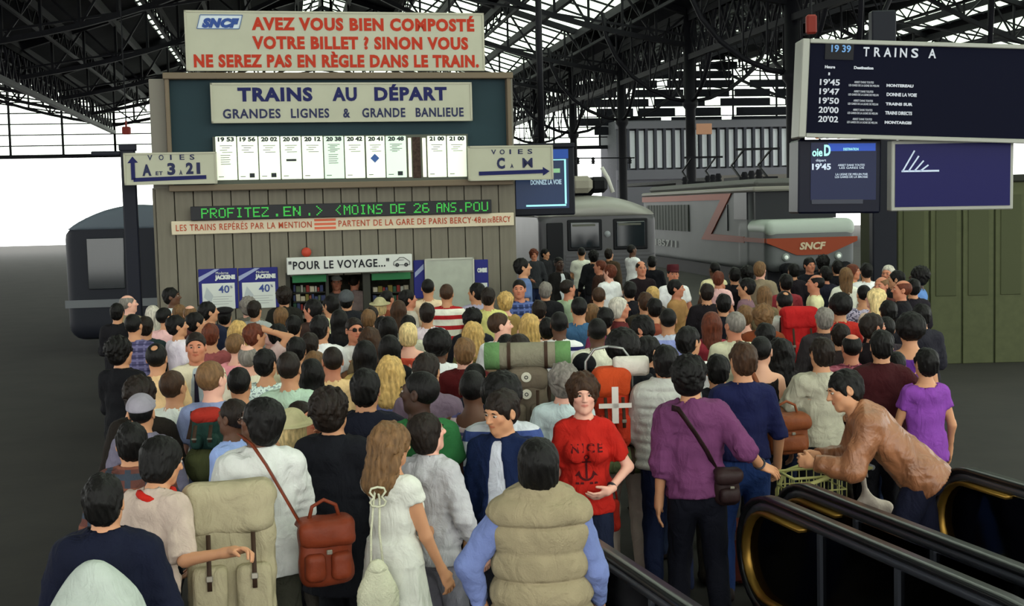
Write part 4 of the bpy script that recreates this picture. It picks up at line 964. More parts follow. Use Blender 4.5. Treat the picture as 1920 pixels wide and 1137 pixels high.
b = MB(); b.box((-1.35, 1.42, 2.1), (1.35, 1.6, 2.98)); b.build('cab_window', GD, lo_); b = MB(); b.box((x-.015, 1.9, 2.1), (x+.03, 3.3, 2.98)); b.build('side_window', GD, lo_); b = MB(); b.box((x-.015, 4.1, 1.7), (x+.03, 4.16, 2.6)); b.build('door_handrail', GD, lo_)
b = MB(); 
for k in range(14): b.box((x-.03, 9.2+k*.5, 1.6), (x+.02, 9.62+k*.5, 2.62))
b.build('side_grille', mat('loco_grille', '#3a3f3a', .6), lo_)
for sx in (-.85, .85):
    b = MB(); b.lathe([(0, -.06), (.10, -.06), (.13, 0), (.13, .1)], 16, (sx, -.02, .92), 'y'); l = b.build('headlight', mat('loco_lamp_rim', '#8f9692', .3), lo_, True)
    b = MB(); b.lathe([(0, -.09), (.06, -.08), (.07, -.05)], 12, (sx, -.02, .92), 'y'); b.build('lens', mat('lens', '#dfe6de', .2, emit=.25), l, True)
text('lettering', 'SNCF', .30, mat('loco_letters', '#c9b89a', .5), lo_, (-.42, -.07, 1.16), bold=.012, fit=.85, shear=.2)
text('lettering', '185711', .36, mat('loco_number', '#8d8f8c', .5), lo_, (x-.03, 14.6, .95), rot=(90, 0, -90), bold=.01, fit=3.6)
b = MB(); 
for sx in (-.9, .9): b.lathe([(.08, -.45), (.08, -.1), (.2, -.1)], 12, (sx, 0, .55), 'y'); b.lathe([(0, -.5), (.22, -.5), (.22, -.45), (.08, -.45)], 14, (sx, 0, .55), 'y')
b.build('buffer', IRON, lo_, True)
b = MB(); b.box((-1.35, .3, .0), (1.35, 16.5, .5)); b.build('underframe', IRON, lo_)
for y in (5.5, 12.5):
    b = MB()
    for sx in (-.5, .5): b.bar((sx, y, 3.42), (sx, y+1.3, 4.0), .06); b.bar((sx, y+1.3, 4.0), (sx, y-.2, 4.5), .05)
    b.bar((-.8, y-.2, 4.52), (.8, y-.2, 4.52), .08); b.box((-.7, y-.3, 3.42), (.7, y+1.6, 3.55)); b.build('pantograph', IRON, lo_)
for k in range(7): b = MB(); b.lathe([(.1, 3.40), (.14, 3.5), (.1, 3.55), (.14, 3.62), (.08, 3.75)], 10, (-.7+.25*(k % 3), 3+1.6*k, 0)); b.build('roof_insulator', IRON, lo_, True)
# stainless railcar
p = at_d(1122, 450, 30.5); rc = empty('steel_railcar', 'dull stainless steel railcar end with domed roof and twin windows', 'train', (p.x, p.y, 0), R(7))
ST = mat('stainless', '#565558', .42, metal=.35, var=.1, vscale=1.2)
def rf(P):
    return smax(rbox(P, (-1.42, 0, .2), (1.42, 18, 3.1), .18), (P[:, 2]-2.62)+.34*(np.abs(P[:, 0])/1.42)**2.2*1.0-.30+.25*np.exp(-np.maximum(P[:, 1], 0)*2.2), .08)
V, Q = march(rf, (-1.6, -.3, 0), (1.6, 18.4, 3.4), .05); link('body', npmesh('railcar_body', V, Q), ST, rc)
def rf2(P): return smax(rf(P)-.03, 2.42-P[:, 2], .02)
V, Q = march(rf2, (-1.6, -.3, 2.2), (1.6, 18.4, 3.4), .05); link('roof', npmesh('railcar_roof', V, Q), mat('railcar_roof', '#8b8984', .38, metal=.3), rc)
RB = mat('rubber', '#15161a', .4); GD2 = mat('train_glass', '#1b2126', .08, spec=.6)
for sx in (-.33, .78):
    b = MB(); b.bbox((sx-.42, -.03, 1.62), (sx+.42, .02, 2.36), .05); w_ = b.build('window', RB, rc); b = MB(); b.bbox((sx-.35, -.045, 1.69), (sx+.35, -.01, 2.29), .03); b.build('pane', GD2, w_); b = MB(); b.box((sx-.30, -.055, 2.20), (sx+.25, -.04, 2.25)); b.build('blind', mat('blind', '#5b5c54', .6), w_)
b = MB(); b.bbox((-1.25, -.025, .55), (-.85, .02, 2.3), .03); b.build('door_leaf', RB, rc)
b = MB(); 
for z in np.arange(.5, 1.5, .09): b.box((-.8, -.02, z), (1.35, .0, z+.04))
b.build('ribs', mat('rib_steel', '#5d5c60', .4, metal=.4), rc)
b = MB(); b.lathe([(0, -.04), (.06, -.04), (.08, 0)], 12, (.22, 0, 2.0), 'y'); b.build('marker_lamp', mat('marker', '#8f9296', .3), rc, True)
b = MB(); b.bbox((-.45, 1, 3.0), (.1, 2.0, 3.42), .12); b.build('roof_box', mat('roof_box', '#8d887c', .6), rc)
b = MB(); b.tube([(.62, 1.2, 3.0), (.5, 1.2, 3.35), (.35, 1.2, 3.62)], .05, 8); b.build('roof_pipe', mat('pipe_white', '#c4c4bc', .4), rc, True)
b = MB(); b.bbox((.1, 1.4, 3.0), (.55, 2.6, 3.4), .1); b.bbox((-.9, 3, 2.95), (.6, 6, 3.35), .15); b.build('roof_gear', IRON, rc)
# dark carriage on the left behind the kiosk
p = at_d(262, 470, 25); dc = empty('dark_carriage', 'dark carriage with rounded grey roof at the far left', 'train', (p.x, p.y, 0), R(7))
def cf(P): return smax(rbox(P, (-1.45, 0, .3), (1.45, 16, 3.1), .3), (P[:, 2]-2.9)+.5*(np.abs(P[:, 0])/1.45)**2, .1)
V, Q = march(cf, (-1.7, -.3, 0), (1.7, 16.4, 3.4), .07); link('body', npmesh('carriage_body', V, Q), mat('carriage_dark', '#24262e', .5), dc)
V, Q = march(lambda P: np.maximum(cf(P)-.03, 2.45-P[:, 2]), (-1.7, -.3, 2.2), (1.7, 16.4, 3.4), .07); link('roof', npmesh('carriage_roof', V, Q), mat('carriage_roof', '#5f6872', .5), dc)
for x_ in (-1.0, .3): b = MB(); b.bbox((x_, -.03, 1.3), (x_+.7, .0, 2.3), .04); b.build('window', GD2, dc)
for t_ in (rc, dc):
    for y_ in (2, 12): b = MB(); b.bbox((-1.1, y_, 0), (1.1, y_+2.6, .4), .05); b.build('bogie', IRON, t_)
b = MB(); b.box((-1.45, -.03, .95), (1.45, .0, 1.1)); b.build('pale_band', mat('band_grey', '#6f7276', .5), dc)
# small red hanging lamp in the left opening, catenary wire with insulators
p = at_d(237, 245, 40); e = empty('red_signal', 'small red signal hanging in the bright left opening', 'signal', p); b = MB(); b.bbox((-.12, -.1, -.12), (.12, .1, .12), .03); b.bar((0, 0, .1), (0, 0, .3), .05); b.build('case', mat('signal_red', '#7a2a22', .5), e)
b = MB(); b.tube([(0, 0, .2), (0, 0, 10.5-p.z)], .02, 6); b.build('hanger', IRON, e)
p0, p1 = at_d(1060, 297, 62), at_d(1190, 296, 62); e = empty('overhead_wire', 'thin overhead wire with insulators across the white opening', 'wire', p0)
b = MB(); b.tube([(0, 0, 0), p1-p0], .035, 6); b.build('wire', IRON, e)
for t, dz in ((.4, -.25), (.93, -.5), (.18, 0)):
    q = (p1-p0)*t; b = MB(); b.lathe([(0, -.3), (.11, -.25), (.06, -.2), (.11, -.15), (.06, -.1), (.1, 0), (0, .06)], 10, (q.x, q.y, q.z)); b.bar(q, q+Vector((0, 0, dz)), .05); b.build('insulator', IRON, e, True)
p = at_d(1012, 246, 40); e = empty('hanging_lamp', 'dark hanging lamp right of the kiosk roof', 'lamp', p); b = MB(); b.lathe([(0, .22), (.1, .2), (.16, .0), (.26, -.2), (0, -.2)], 14); b.build('shade', IRON, e, True); b = MB(); b.tube([(0, 0, .2), (0, 0, 11-p.z)], .03, 6); b.build('hanger', IRON, e)

p = at_d(1521, 46, 30); e = empty('red_signal', 'small red lamp high above the navy train times board', 'signal', p); b = MB(); b.bbox((-.12, -.1, -.22), (.12, .1, .22), .04); b.build('case', mat('signal_red', '#7a2a22', .5), e)
b = MB(); b.tube([(0, 0, .2), (0, 0, 11-p.z)], .02, 6); b.build('hanger', IRON, e)
# ------------------------------------------------------------------ escalators
RUB = mat('handrail_rubber', '#101114', .28, spec=.6); STL = mat('rail_steel', '#5a5d66', .3, metal=.7); BRS = mat('warm_lit_brass', '#8a6a30', .35, metal=.8); GLD = glass_mat('dark_glass', '#3a3d42', .9, .1)
EA = math.atan2(.30, .954)      # the rails run towards the camera, slightly to the right
def balustrade(parent, x, flip=1):
    M = Matrix.Translation((x, 0, 0)); r_ = .34; zt = 1.0
    loop = [(-r_*math.sin(t), zt-r_+r_*math.cos(t)) for t in np.linspace(0, math.pi, 15)]
    path = [(5.2, -1.15), (2.3, .52), (2.0, .70), (1.7, .84), (1.4, .935), (1.1, .985), (.8, zt), (.4, zt)]
    path = [(3.6, -.40)]+[(2.6-.3*0, .16)]+[(2.2, .43), (1.9, .62), (1.6, .79), (1.3, .91), (1.0, .98), (.7, zt), (.3, zt)] if False else [(6.0, -.9), (3.2, .72), (2.9, .86), (2.6, .94), (2.3, .985), (2.0, zt), (.4, zt)]
    pth = path+loop+[(.35, zt-2*r_), (.9, zt-2*r_-.02)]
    P = [M @ Vector((0, -s, z)) for s, z in pth]
    prof = [(.042, -.012), (.042, .012), (.026, .026), (-.026, .026), (-.042, .012), (-.042, -.012)]
    b = MB(); b.tube(P, .04, prof=prof); b.build('handrail', RUB, parent, True)
    def inset(d): return [(6.0, -.9-d*1.1), (3.2, .72-d*1.05), (2.6, .94-d), (2.0, zt-d), (.4, zt-d)]+[(-(r_-d)*math.sin(t), zt-r_+(r_-d)*math.cos(t)) for t in np.linspace(0, math.pi, 13)]+[(.4, zt-2*r_+d)]
    b = MB(); b.tube([M @ Vector((0, -s, z)) for s, z in inset(.045)], .03, prof=[(.03, -.02), (.03, .02), (-.03, .02), (-.03, -.02)]); b.build('steel_rail', STL, parent, True)
    I = inset(.085); b = MB(); b.tube([M @ Vector((0, -s, z)) for s, z in I[4:]], .03, prof=[(.055, -.012), (.055, .012), (-.055, .012), (-.055, -.012)]); b.build('brass_band', BRS, parent, True)  # yellow of this brass band also holds warm light reflected by the metal
    b = MB(); gl = [(-s, z) for s, z in inset(.08)]; gl += [(-3.2, -.25), (-6.0, -1.9)]; b.poly([(y, z) for y, z in gl], x-.006, x+.006, 'x'); b.build('glass_panel', GLD, parent)
    b = MB(); b.poly([(.25, 0), (.25, .28), (.05, .36), (-2.2, .36), (-3.2, .1), (-6, -1.5), (-6, -1.9), (-3.2, -.25), (-2.2, 0)], x-.09, x+.09, 'x'); b.build('skirt', mat('skirt_dark', '#191a1d', .4, metal=.4), parent)
    for s in (.55, 1.25, 1.95): b = MB(); b.bar(M @ Vector((0, -s, .30)), M @ Vector((0, -s, .93)), .03, .05); b.build('stanchion', STL, parent)
es = empty('escalator', 'black handrail escalator with glass sides and brass lit newel at front', 'escalator', (1.45, 7.2, 0), EA)
_q = Vector((.11, 7.2, 0))-Vector((1.45, 7.2, 0)); _lx = _q.x*math.cos(EA)+_q.y*math.sin(EA)
balustrade(es, 0); balustrade(es, _lx)
for k in range(7):
    b = MB(); y = -.25-.4*k; z = max(0, k-2)*-.2; b.bbox((_lx+.1, y-.4, z-.16), (-.1, y, z+.012), .01); 
    for j in range(22): b.box((_lx+.13+j*.05, y-.39, z+.012), (_lx+.15+j*.05, y-.01, z+.022))
    b.build('step', STL, es)
e2 = empty('escalator', 'second escalator balustrade running close behind the front one at lower right', 'escalator', (1.72, 7.5, 0), EA)
balustrade(e2, 0); balustrade(e2, 1.15)
for k in range(5): b = MB(); b.bbox((.1, -.65-.4*k, -.16), (1.05, -.25-.4*k, .012), .01); b.build('step', STL, e2)
# ------------------------------------------------------------------ bags
def puff(lo, hi, r, am=.008, seed=2): return lambda P: rbox(P, lo, hi, r)+am*nz(P, 22, seed)
def bagmesh(name, fn, lo, hi, h=.014): V, Q = march(fn, np.array(lo)-.05, np.array(hi)+.05, h); return npmesh(name, V, Q)
def rucksack(label, loc, rz, col, flapcol=None, w=.34, d=.20, H=.58, roll=None, rollends=None, rollz='low', cross=False, straps=True, tilt=0, badges=False, frame=False, group=None, topwhite=False):
    e = empty('rucksack', label, 'rucksack', loc, R(rz), group); e.rotation_euler = (R(tilt), 0, R(rz)); m = cloth(col, name='canvas')
    link('pack_body', bagmesh('pack_body', puff((-w/2, 0, 0), (w/2, d, H*.9), .06), (-w/2, 0, 0), (w/2, d, H*.9)), m, e)
    link('flap', bagmesh('flap', lambda P: smax(rbox(P, (-w/2-.015, -.02, H*.62), (w/2+.015, d+.01, H), .07)+.006*nz(P, 24, 1), -rbox(P, (-w, .03, 0), (w, d+.2, H*.84), .02), .02), (-w/2-.03, -.05, H*.5), (w/2+.03, d, H)), cloth(flapcol or col, name='canvas'), e)
    for sx in (-1, 1):
        link('pocket', bagmesh('pocket', puff((sx*w*.25-w*.2, -.07, H*.10), (sx*w*.25+w*.2, .05, H*.45), .035, .005, 3), (sx*w*.25-w*.2, -.09, H*.08), (sx*w*.25+w*.2, .06, H*.47)), m, e)
        b = MB(); b.tube([(sx*w*.25, -.035, H*.66), (sx*w*.25, -.082, H*.42), (sx*w*.25, -.085, H*.30)], .004, prof=[(.011, -.003), (.011, .003), (-.011, .003), (-.011, -.003)]); st_ = b.build('strap', mat('strap_dark', '#3a2a20', .6), e, True)
        b = MB(); b.bbox((sx*w*.25-.016, -.093, H*.36), (sx*w*.25+.016, -.082, H*.40), .003); b.build('buckle', mat('buckle', '#8a8478', .35, metal=.7), st_)
        if straps: b = MB(); b.tube([(sx*.10, d, H*.8), (sx*.11, d+.05, H*.86), (sx*.13, d+.14, H*.78), (sx*.14, d+.13, H*.5), (sx*.13, d, H*.25)], .01, prof=[(.02, -.004), (.02, .004), (-.02, .004), (-.02, -.004)]); b.build('shoulder_strap', mat('strap_dark', '#3a2a20', .6), e, True)
    if roll:
        zr = H+.075 if rollz == 'top' else -.09; L = .30
        b = MB(); b.lathe([(0, -L), (.085, -L), (.092, -L+.02), (.094, L-.02), (.085, L), (0, L)], 20, (0, d*.5, zr), 'x'); q = b.build('bedroll', cloth(roll, name='canvas'), e, True)
        for sx in (-1, 1):
            if rollends: b = MB(); b.lathe([(0, -.004), (.086, -.004), (.097, .0), (.098, .10), (.094, .105)], 20, (sx*L, d*.5, zr), 'x') if sx < 0 else b.lathe([(.094, -.105), (.098, -.10), (.097, 0), (.086, .004), (0, .004)], 20, (sx*L, d*.5, zr), 'x'); b.build('roll_end', cloth(rollends, name='canvas'), q, True)
            b = MB(); b.lathe([(.099, -.012), (.099, .012)], 20, (sx*.13, d*.5, zr), 'x'); b.build('roll_strap', mat('strap_dark', '#3a2a20', .6), q, True)
    if cross:
        b = MB(); b.box((-.022, -.05, H*.36), (.022, -.037, H*.80)); b.box((-w*.46, -.05, H*.545), (w*.46, -.037, H*.60)); b.build('white_cross', mat('tape_white', '#d8d0c8', .6), e, mw=Matrix.Translation((0, -.045, 0)))
    if topwhite: b = MB(); b.lathe([(0, -.12), (.06, -.12), (.07, -.1), (.07, .1), (.06, .12), (0, .12)], 16, (.14, .12, H+.0), 'x'); b.build('white_roll', cloth('#cfc8bd', name='canvas'), e, True)
    if badges:
        for z in (H*.86, H*.60):
            b = MB(); b.lathe([(0, -.006), (.033, -.006), (.036, 0), (0, 0)], 18, (-.01, -.03, z), 'y'); q = b.build('badge', mat('badge_white', '#c9c5b4', .5), e); b = MB(); b.lathe([(.008, -.008), (.014, -.008)], 10, (-.01, -.03, z), 'y'); b.build('badge_mark', BLK, q)
    if frame:
        b = MB()
        for sx in (-1, 1): b.tube([(sx*.16, d+.02, 0), (sx*.16, d+.02, H*1.05), (sx*.10, d+.02, H*1.2), (0, d+.02, H*1.23)], .010, 8)
        b.build('pack_frame', mat('alu', '#8f8f8c', .3, metal=.7), e, True)
    return e
def shoulder_bag(name, label, loc, rz, w, d, H, col, strap_pts, pockets=1, rough=.45, bulge=.05, mat_=None, handle=True):
    e = empty(name, label, 'bag', loc, R(rz)); m = mat_ or mat('bag_leather', col, rough, bump=.3, bscale=35, var=.22, vscale=9)
    link('bag_body', bagmesh('bag_body', puff((-w/2, -d/2, 0), (w/2, d/2, H), bulge, .007), (-w/2, -d/2, 0), (w/2, d/2, H)), m, e)
    for k in range(pockets):
        x = 0 if pockets == 1 else (-w*.24+w*.48*k); ww = w*.38 if pockets == 1 else w*.2
        link('pocket', bagmesh('pocket', puff((x-ww, -d/2-.04, H*.12), (x+ww, 0, H*.55), .03, .004, 5), (x-ww, -d/2-.05, H*.1), (x+ww, 0, H*.6)), m, e)
    link('flap', bagmesh('flap', lambda P: smax(rbox(P, (-w/2-.01, -d/2-.03, H*.62), (w/2+.01, d/2+.01, H+.015), .045)+.006*nz(P, 20, 4), -rbox(P, (-w, -d/2+.02, 0), (w, d, H*.9), .02), .02), (-w/2-.03, -d/2-.05, H*.5), (w/2+.03, d/2, H)), m, e)
    if handle: b = MB(); b.tube([(-w*.3, 0, H-.01), (-w*.22, 0, H+.07), (0, 0, H+.10), (w*.22, 0, H+.07), (w*.3, 0, H-.01)], .010, 8); b.build('handle', m, e, True)
    if strap_pts: b = MB(); b.tube(strap_pts, .01, prof=[(.018, -.003), (.018, .003), (-.018, .003), (-.018, -.003)]); b.build('strap', m, e, True)
    b = MB(); b.bbox((-.014, -d/2-.055, H*.55), (.014, -d/2-.04, H*.62), .003); b.build('clasp', mat('buckle', '#8a8478', .35, metal=.7), e)
    return e
def decal(me, target, m, parent, name, y0=-.6, off=.003):
    from mathutils.bvhtree import BVHTree
    vs = [v.co.copy() for v in target.vertices]; bv = BVHTree.FromPolygons(vs, [tuple(p.vertices) for p in target.polygons])
    for v in me.vertices:
        h = bv.ray_cast(Vector((v.co.x, y0, v.co.z)), Vector((0, 1, 0)))
        if h[0] is not None: v.co = Vector((v.co.x, h[0].y-off-max(0, (v.co.y)*-1), v.co.z))
    link(name, me, m, parent)
# ------------------------------------------------------------------ the people nearest the camera
def place(px, py, h, yoff=0):
    p = at_z(px, py, h+.015); return Vector((p.x, p.y, 0))
NEAR = []
def hero(px, py, h, yaw, fig, skin, hair, hcol, tops, leg, label, bx=0, **kw):
    loc = place(px, py, h); key = 'H%d' % len(NEAR)
    hx = fig.hc; a = R(yaw); k = h/1.75                # bring the head, not the feet, under the pixel
    off = Vector((float(hx[0])*math.cos(a)-float(hx[1])*math.sin(a), float(hx[0])*math.sin(a)+float(hx[1])*math.cos(a), 0))*k
    if h > 0: dz = (float(hx[2])-1.618)*k; loc = at_z(px, py, h+.015+dz) if abs(dz) > .02 else loc
    loc = Vector((loc.x-off.x, loc.y-off.y, 0)); loc.x += bx
    NEAR.append((loc.x, loc.y)); return person(loc, yaw, h, key, fig, 2, skin, hair, hcol, tops, leg, label, **kw), loc
def c_(col, pattern=None, **k): return cloth(col, pattern, **k)
def wl(px, py, d, loc, yaw, h): v = (at_d(px, py, d)-loc); v.rotate(Matrix.Rotation(-R(yaw), 3, 'Z')); v *= 1.75/h; return tuple(v)
# red tee
fg = Fig('f', arm=(((.135, -.20, 1.04), (.8, .3, -.6)), 'down'), head=(0, 0, 0), curl=.5, hdir=((-.85, -.35, -.35), None))
red = c_('#b32219'); P_, L_ = hero(1093, 700, 1.66, 2, fg, 'p', 'curly', 'b', [('tee', red, dict(o=.018, sl=.75, fold=.009))], '#1b2136', 'person with curly brown hair in a red tee with an anchor, facing the camera', face=True)
tg = GARC[('H0', 'tee', 2, str(dict(o=.018, sl=.75, fold=.009)))]
INKD = mat('tee_print', '#4a1214', .8)
cu = bpy.data.curves.new('t', 'FONT'); cu.body = 'NICE'; cu.size = .075; cu.align_x = 'CENTER'; cu.resolution_u = 2; cu.space_character = 1.35; cu.offset = .002
t = bpy.data.objects.new('t', cu); COL.objects.link(t); me = bpy.data.meshes.new_from_object(t.evaluated_get(bpy.context.evaluated_depsgraph_get())); bpy.data.objects.remove(t)
me.materials.clear(); me.transform(Matrix.Translation((0, 0, 1.275)) @ Matrix.Rotation(R(90), 4, 'X')); decal(me, tg, INKD, P_, 'chest_lettering')
b = MB()
def quad2(pts): b.add([(x, 0, z) for x, z in pts], [tuple(range(len(pts)))])
for z in np.linspace(1.10, 1.23, 6)[:-1]: quad2([(-.007, z), (.007, z), (.007, z+.026), (-.007, z+.026)])
for t in np.linspace(0, math.pi, 10)[:-1]:
    t2 = t+math.pi/9; a_, b_ = (.055*math.cos(t), 1.135-.05*math.sin(t)), (.055*math.cos(t2), 1.135-.05*math.sin(t2)); quad2([a_, b_, (b_[0]*.72, 1.135-(1.135-b_[1])*.72), (a_[0]*.72, 1.135-(1.135-a_[1])*.72)])
quad2([(-.03, 1.205), (.03, 1.205), (.03, 1.215), (-.03, 1.215)]); quad2([(-.075, 1.115), (-.045, 1.15), (-.035, 1.12)]); quad2([(.035, 1.12), (.045, 1.15), (.075, 1.115)])
for t in np.linspace(0, 2*math.pi, 9)[:-1]: t2 = t+math.pi/4; quad2([(.017*math.cos(t), 1.24+.017*math.sin(t)), (.017*math.cos(t2), 1.24+.017*math.sin(t2)), (.010*math.cos(t2), 1.24+.010*math.sin(t2)), (.010*math.cos(t), 1.24+.010*math.sin(t))])
for x in (-.06, -.03, .03, .06): quad2([(x-.012, 1.065), (x+.012, 1.065), (x+.01, 1.078), (x-.01, 1.078)])
decal(b.mesh('anchor'), tg, INKD, P_, 'chest_anchor')
def ring(P_, fig, sg, m, name, t=.10, r=.032):
    W, E = fig.J['W', sg], fig.J['E', sg]; u = Vector((E-W).tolist()).normalized(); c = Vector(W.tolist())+u*t*.3; a = u.cross(Vector((0, 0, 1))).normalized(); b2 = u.cross(a); b = MB()
    b.tube([c+a*(r*math.cos(k*math.pi/8))+b2*(r*math.sin(k*math.pi/8)) for k in range(16)], .006, 6, True, prof=[(.009, -.002), (.009, .002), (-.009, .002), (-.009, -.002)]); b.build(name, m, P_, True)
ring(P_, fg, 1, mat('watch', '#3a3a40', .3, metal=.6), 'wristwatch')
# quilted vest, back to the camera
fg = Fig('m', arm=(((.26, -.02, .93), (1, .4, 0)), 'rel'), head=(0, 8, 0), fat=.5)
hero(1008, 812, 1.70, 180, fg, 't', 'bob', 'k', [('vest', c_('#8f8368', bump=.35), None), ('undersleeve', c_('#6875a4'), None)], '#1f1f24', 'person in cream quilted vest over pale blue sleeves seen from behind', bx=0)
# denim jacket
fg = Fig('m', arm=('rel', 'down'), head=(-16, -12, 4))
hero(938, 725, 1.70, -28, fg, 't', 'mop', 'd', [('jacket', c_('#121f40', bump=.35, pattern=None), dict(open=.055, o=.022)), ('tee', c_('#c9ccd6'), dict(o=.010, hem=.88))], '#14151b', 'person with dark tousled hair in open denim jacket over white tee', face=True)
# purple sweater
fg = Fig('m', arm=('down', ((-.40, -.10, 1.06), (-.3, 1, -.4))), head=(-12, 5, 0), lean=(2, 3, 0), legs='ease', hdir=(None, (-.75, -.25, -.35)), curl=.25)
P_, L_ = hero(1292, 665, 1.76, 176, fg, 't', 'curly', 'k', [('sweaterup', c_('#64355a'), dict(fold=.011))], '#12131d', 'person in purple sweater with pushed up sleeves and outstretched right hand')
ring(P_, fg, -1, mat('watch', '#3a3a40', .3, metal=.6), 'wristwatch')
shoulder_bag('shoulder_bag', 'small dark brown bag at the hip of the purple sweater', (L_.x+.17, L_.y-.10, .86), 10, .17, .08, .22, '#2a1c1c', [(-.06, .03, .22), (-.13, -.02, .34), (-.21, -.05, .46), (-.27, -.045, .55), (-.30, .0, .605), (-.31, .10, .60)], handle=False)
# white jacket and brown leather bag
fg = Fig('m', arm=('rel', 'front'), head=(58, 10, 0), legs='ease')
P_, L_ = hero(486, 738, 1.77, 200, fg, 'b', 'bob', 'k', [('jacket', c_('#cfd0cc', bump=.3), dict(fold=.011))], '#3a3a30', 'person with long black hair in a white jacket with a leather shoulder bag', face=True)
hm = fg.hm(); b = MB()
for sx in (-1, 1): b.tube([(sx*.033+.024*math.cos(k*math.pi/6), -.098, .012+.018*math.sin(k*math.pi/6)) for k in range(12)], .0022, 5, True); b.bar((sx*.058, -.096, .016), (sx*.082, .0, .012), .003)
b.bar((-.01, -.1, .014), (.01, -.1, .014), .003); b.build('glasses', mat('glasses_dark', '#20140f', .4), P_, True, mw=hm)
shoulder_bag('shoulder_bag', 'rust brown leather shoulder bag hanging behind the white jacket', (L_.x+.34, L_.y-.16, .83), 18, .27, .15, .33, '#70301c', [(-.12, .0, .32), (-.20, .03, .48), (-.27, .06, .62), (-.33, .10, .72), (-.38, .2, .76)], 2)
b = None
# person with red collar and beige rucksack
_l = place(303, 806, 1.66); fg = Fig('f', arm=('rel', (wl(470, 1022, 5.88, _l, 152, 1.66), (-.5, .3, -.6))), head=(-15, -4, 0), lean=(12, 0, 0), legs='ease', curl=.8)
P_, L_ = hero(303, 806, 1.66, 152, fg, 't', 'bob', 'k', [('tee', c_('#b8a598'), dict(sl=1.0, ao=.03, fold=.010, collar=0)), ], '#1f3558', 'person with round black hair and red neckerchief, arm over the beige rucksack')
b = MB(); nb = fg.neck0; b.tube([(float(nb[0])+.078*math.cos(t), float(nb[1])-.005+.082*math.sin(t), float(nb[2])+.02+.012*math.sin(2*t)) for t in np.linspace(0, 2*math.pi, 21)[:-1]], .022, 8, True); b.build('neckerchief', cloth('#b42318'), P_, True)
rucksack('beige canvas rucksack held upright beside the white jacket', at_d(440, 1185, 6.02), 12, '#a0967a', w=.42, d=.18, H=.72, straps=True, tilt=-6)
# plaid jacket far left, navy sweater nearest
fg = Fig('m', arm=('rel', 'rel'), head=(10, 8, 0), fat=.3)
hero(226, 786, 1.62, 190, fg, 't', 'mop', 'k', [('jacket', c_('#5e3a34', pattern=('plaid', '#39404c', '#7a4a3a', .11), bump=.3), None)], '#15161c', 'person in brown and grey plaid jacket at the left edge, behind the navy sweater', bx=.05)
fg = Fig('m', arm=('rel', 'rel'), head=(0, 10, 0), fat=1.0)
hero(192, 880, 1.66, 185, fg, 't', 'mop', 'k', [('sweater', c_('#101426'), dict(o=.03))], '#101014', 'person in a very dark navy sweater, nearest of all at lower left')
b = None
# cap and lavender jacket
fg = Fig('m', arm=('rel', 'rel'), head=(20, 5, 0))
hero(264, 735, 1.62, 165, fg, 't', 'crop', 'k', [('jacket', c_('#6f6a7c'), None)], '#1a1a20', 'person in a pale grey cap and lavender grey jacket at left', hat='cap', hatcol='#8d8892')
# big curly hair and pale blue shirt
fg = Fig('m', arm=('rel', 'front'), head=(-10, 12, 0))
hero(620, 724, 1.73, 165, fg, 't', 'curly', 'd', [('coat', c_('#15161c'), dict(open=.05, collar=.03, o=.024)), ('long', c_('#8b99c4'), dict(o=.006, ao=.008, hem=.88))], '#121317', 'person with a large mop of brown curls in an open black coat')
fg = Fig('m', arm=('down', 'down'), head=(0, 2, 0), fat=.2)
hero(684, 686, 1.78, 178, fg, 't', 'mop', 'k', [('coat', c_('#171926'), dict(fold=.008, collar=.04))], '#101116', 'person with thick black hair in dark navy jacket, seen from behind')
# white dress with crochet bag, and the companion behind
fg = Fig('f', arm=(((.10, -.46, .99), (.3, .5, -1)), ((-.21, -.20, .84), (-.2, 1, 0))), head=(-14, -4, 0), legs='ease', curl=.45)
P_, L_ = hero(733, 785, 1.63, 142, fg, 't', 'wavy', 'l', [('dress', c_('#d4d4ca', bump=.2), dict(fold=.006))], None, 'person with long wavy brown hair in a white dress', legk=None, shoes='#b9b0a0')
cb = empty('crochet_bag', 'off-white crochet drawstring bag hanging on the white dress', 'bag', (L_.x-.06, L_.y-.25, .66), R(10))
def crf(P): return smin(ell(P, (0, 0, .13), (.105, .06, .14)), ell(P, (0, 0, .27), (.05, .035, .06)), .05)+.0025*np.sin(P[:, 2]*260)*np.sin(P[:, 0]*260)
CW = cloth('#c9c8ae', bump=.6)
link('bag_body', bagmesh('bag_body', crf, (-.12, -.08, -.02), (.12, .08, .34), .007), CW, cb)
b = MB(); b.lathe([(.045, .27), (.052, .28), (.045, .29)], 14); b.build('drawstring', CW, cb, True)
b = MB(); b.tube([(-.03, 0, .30), (-.02, .06, .45), (.0, .10, .60), (.02, .14, .68)], .006, 6); b.tube([(.03, 0, .30), (.02, .05, .45), (.03, .10, .60), (.02, .14, .68)], .006, 6); b.tube([(.02+.05*math.cos(t)*(.4+abs(math.sin(t))), .08, .62+.05*math.sin(t)) for t in np.linspace(0, 2*math.pi, 13)[:-1]], .006, 6, True); b.build('cord', CW, cb, True)
fg = Fig('f', arm=('rel', 'rel'), head=(-25, 10, 0))
hero(780, 768, 1.60, 145, fg, 'p', 'bob', 'd', [('jacket', c_('#b9b7bb'), dict(fold=.012))], '#8d8b96', 'person in light grey jacket and grey trousers behind the white dress', face=True, bx=.06)
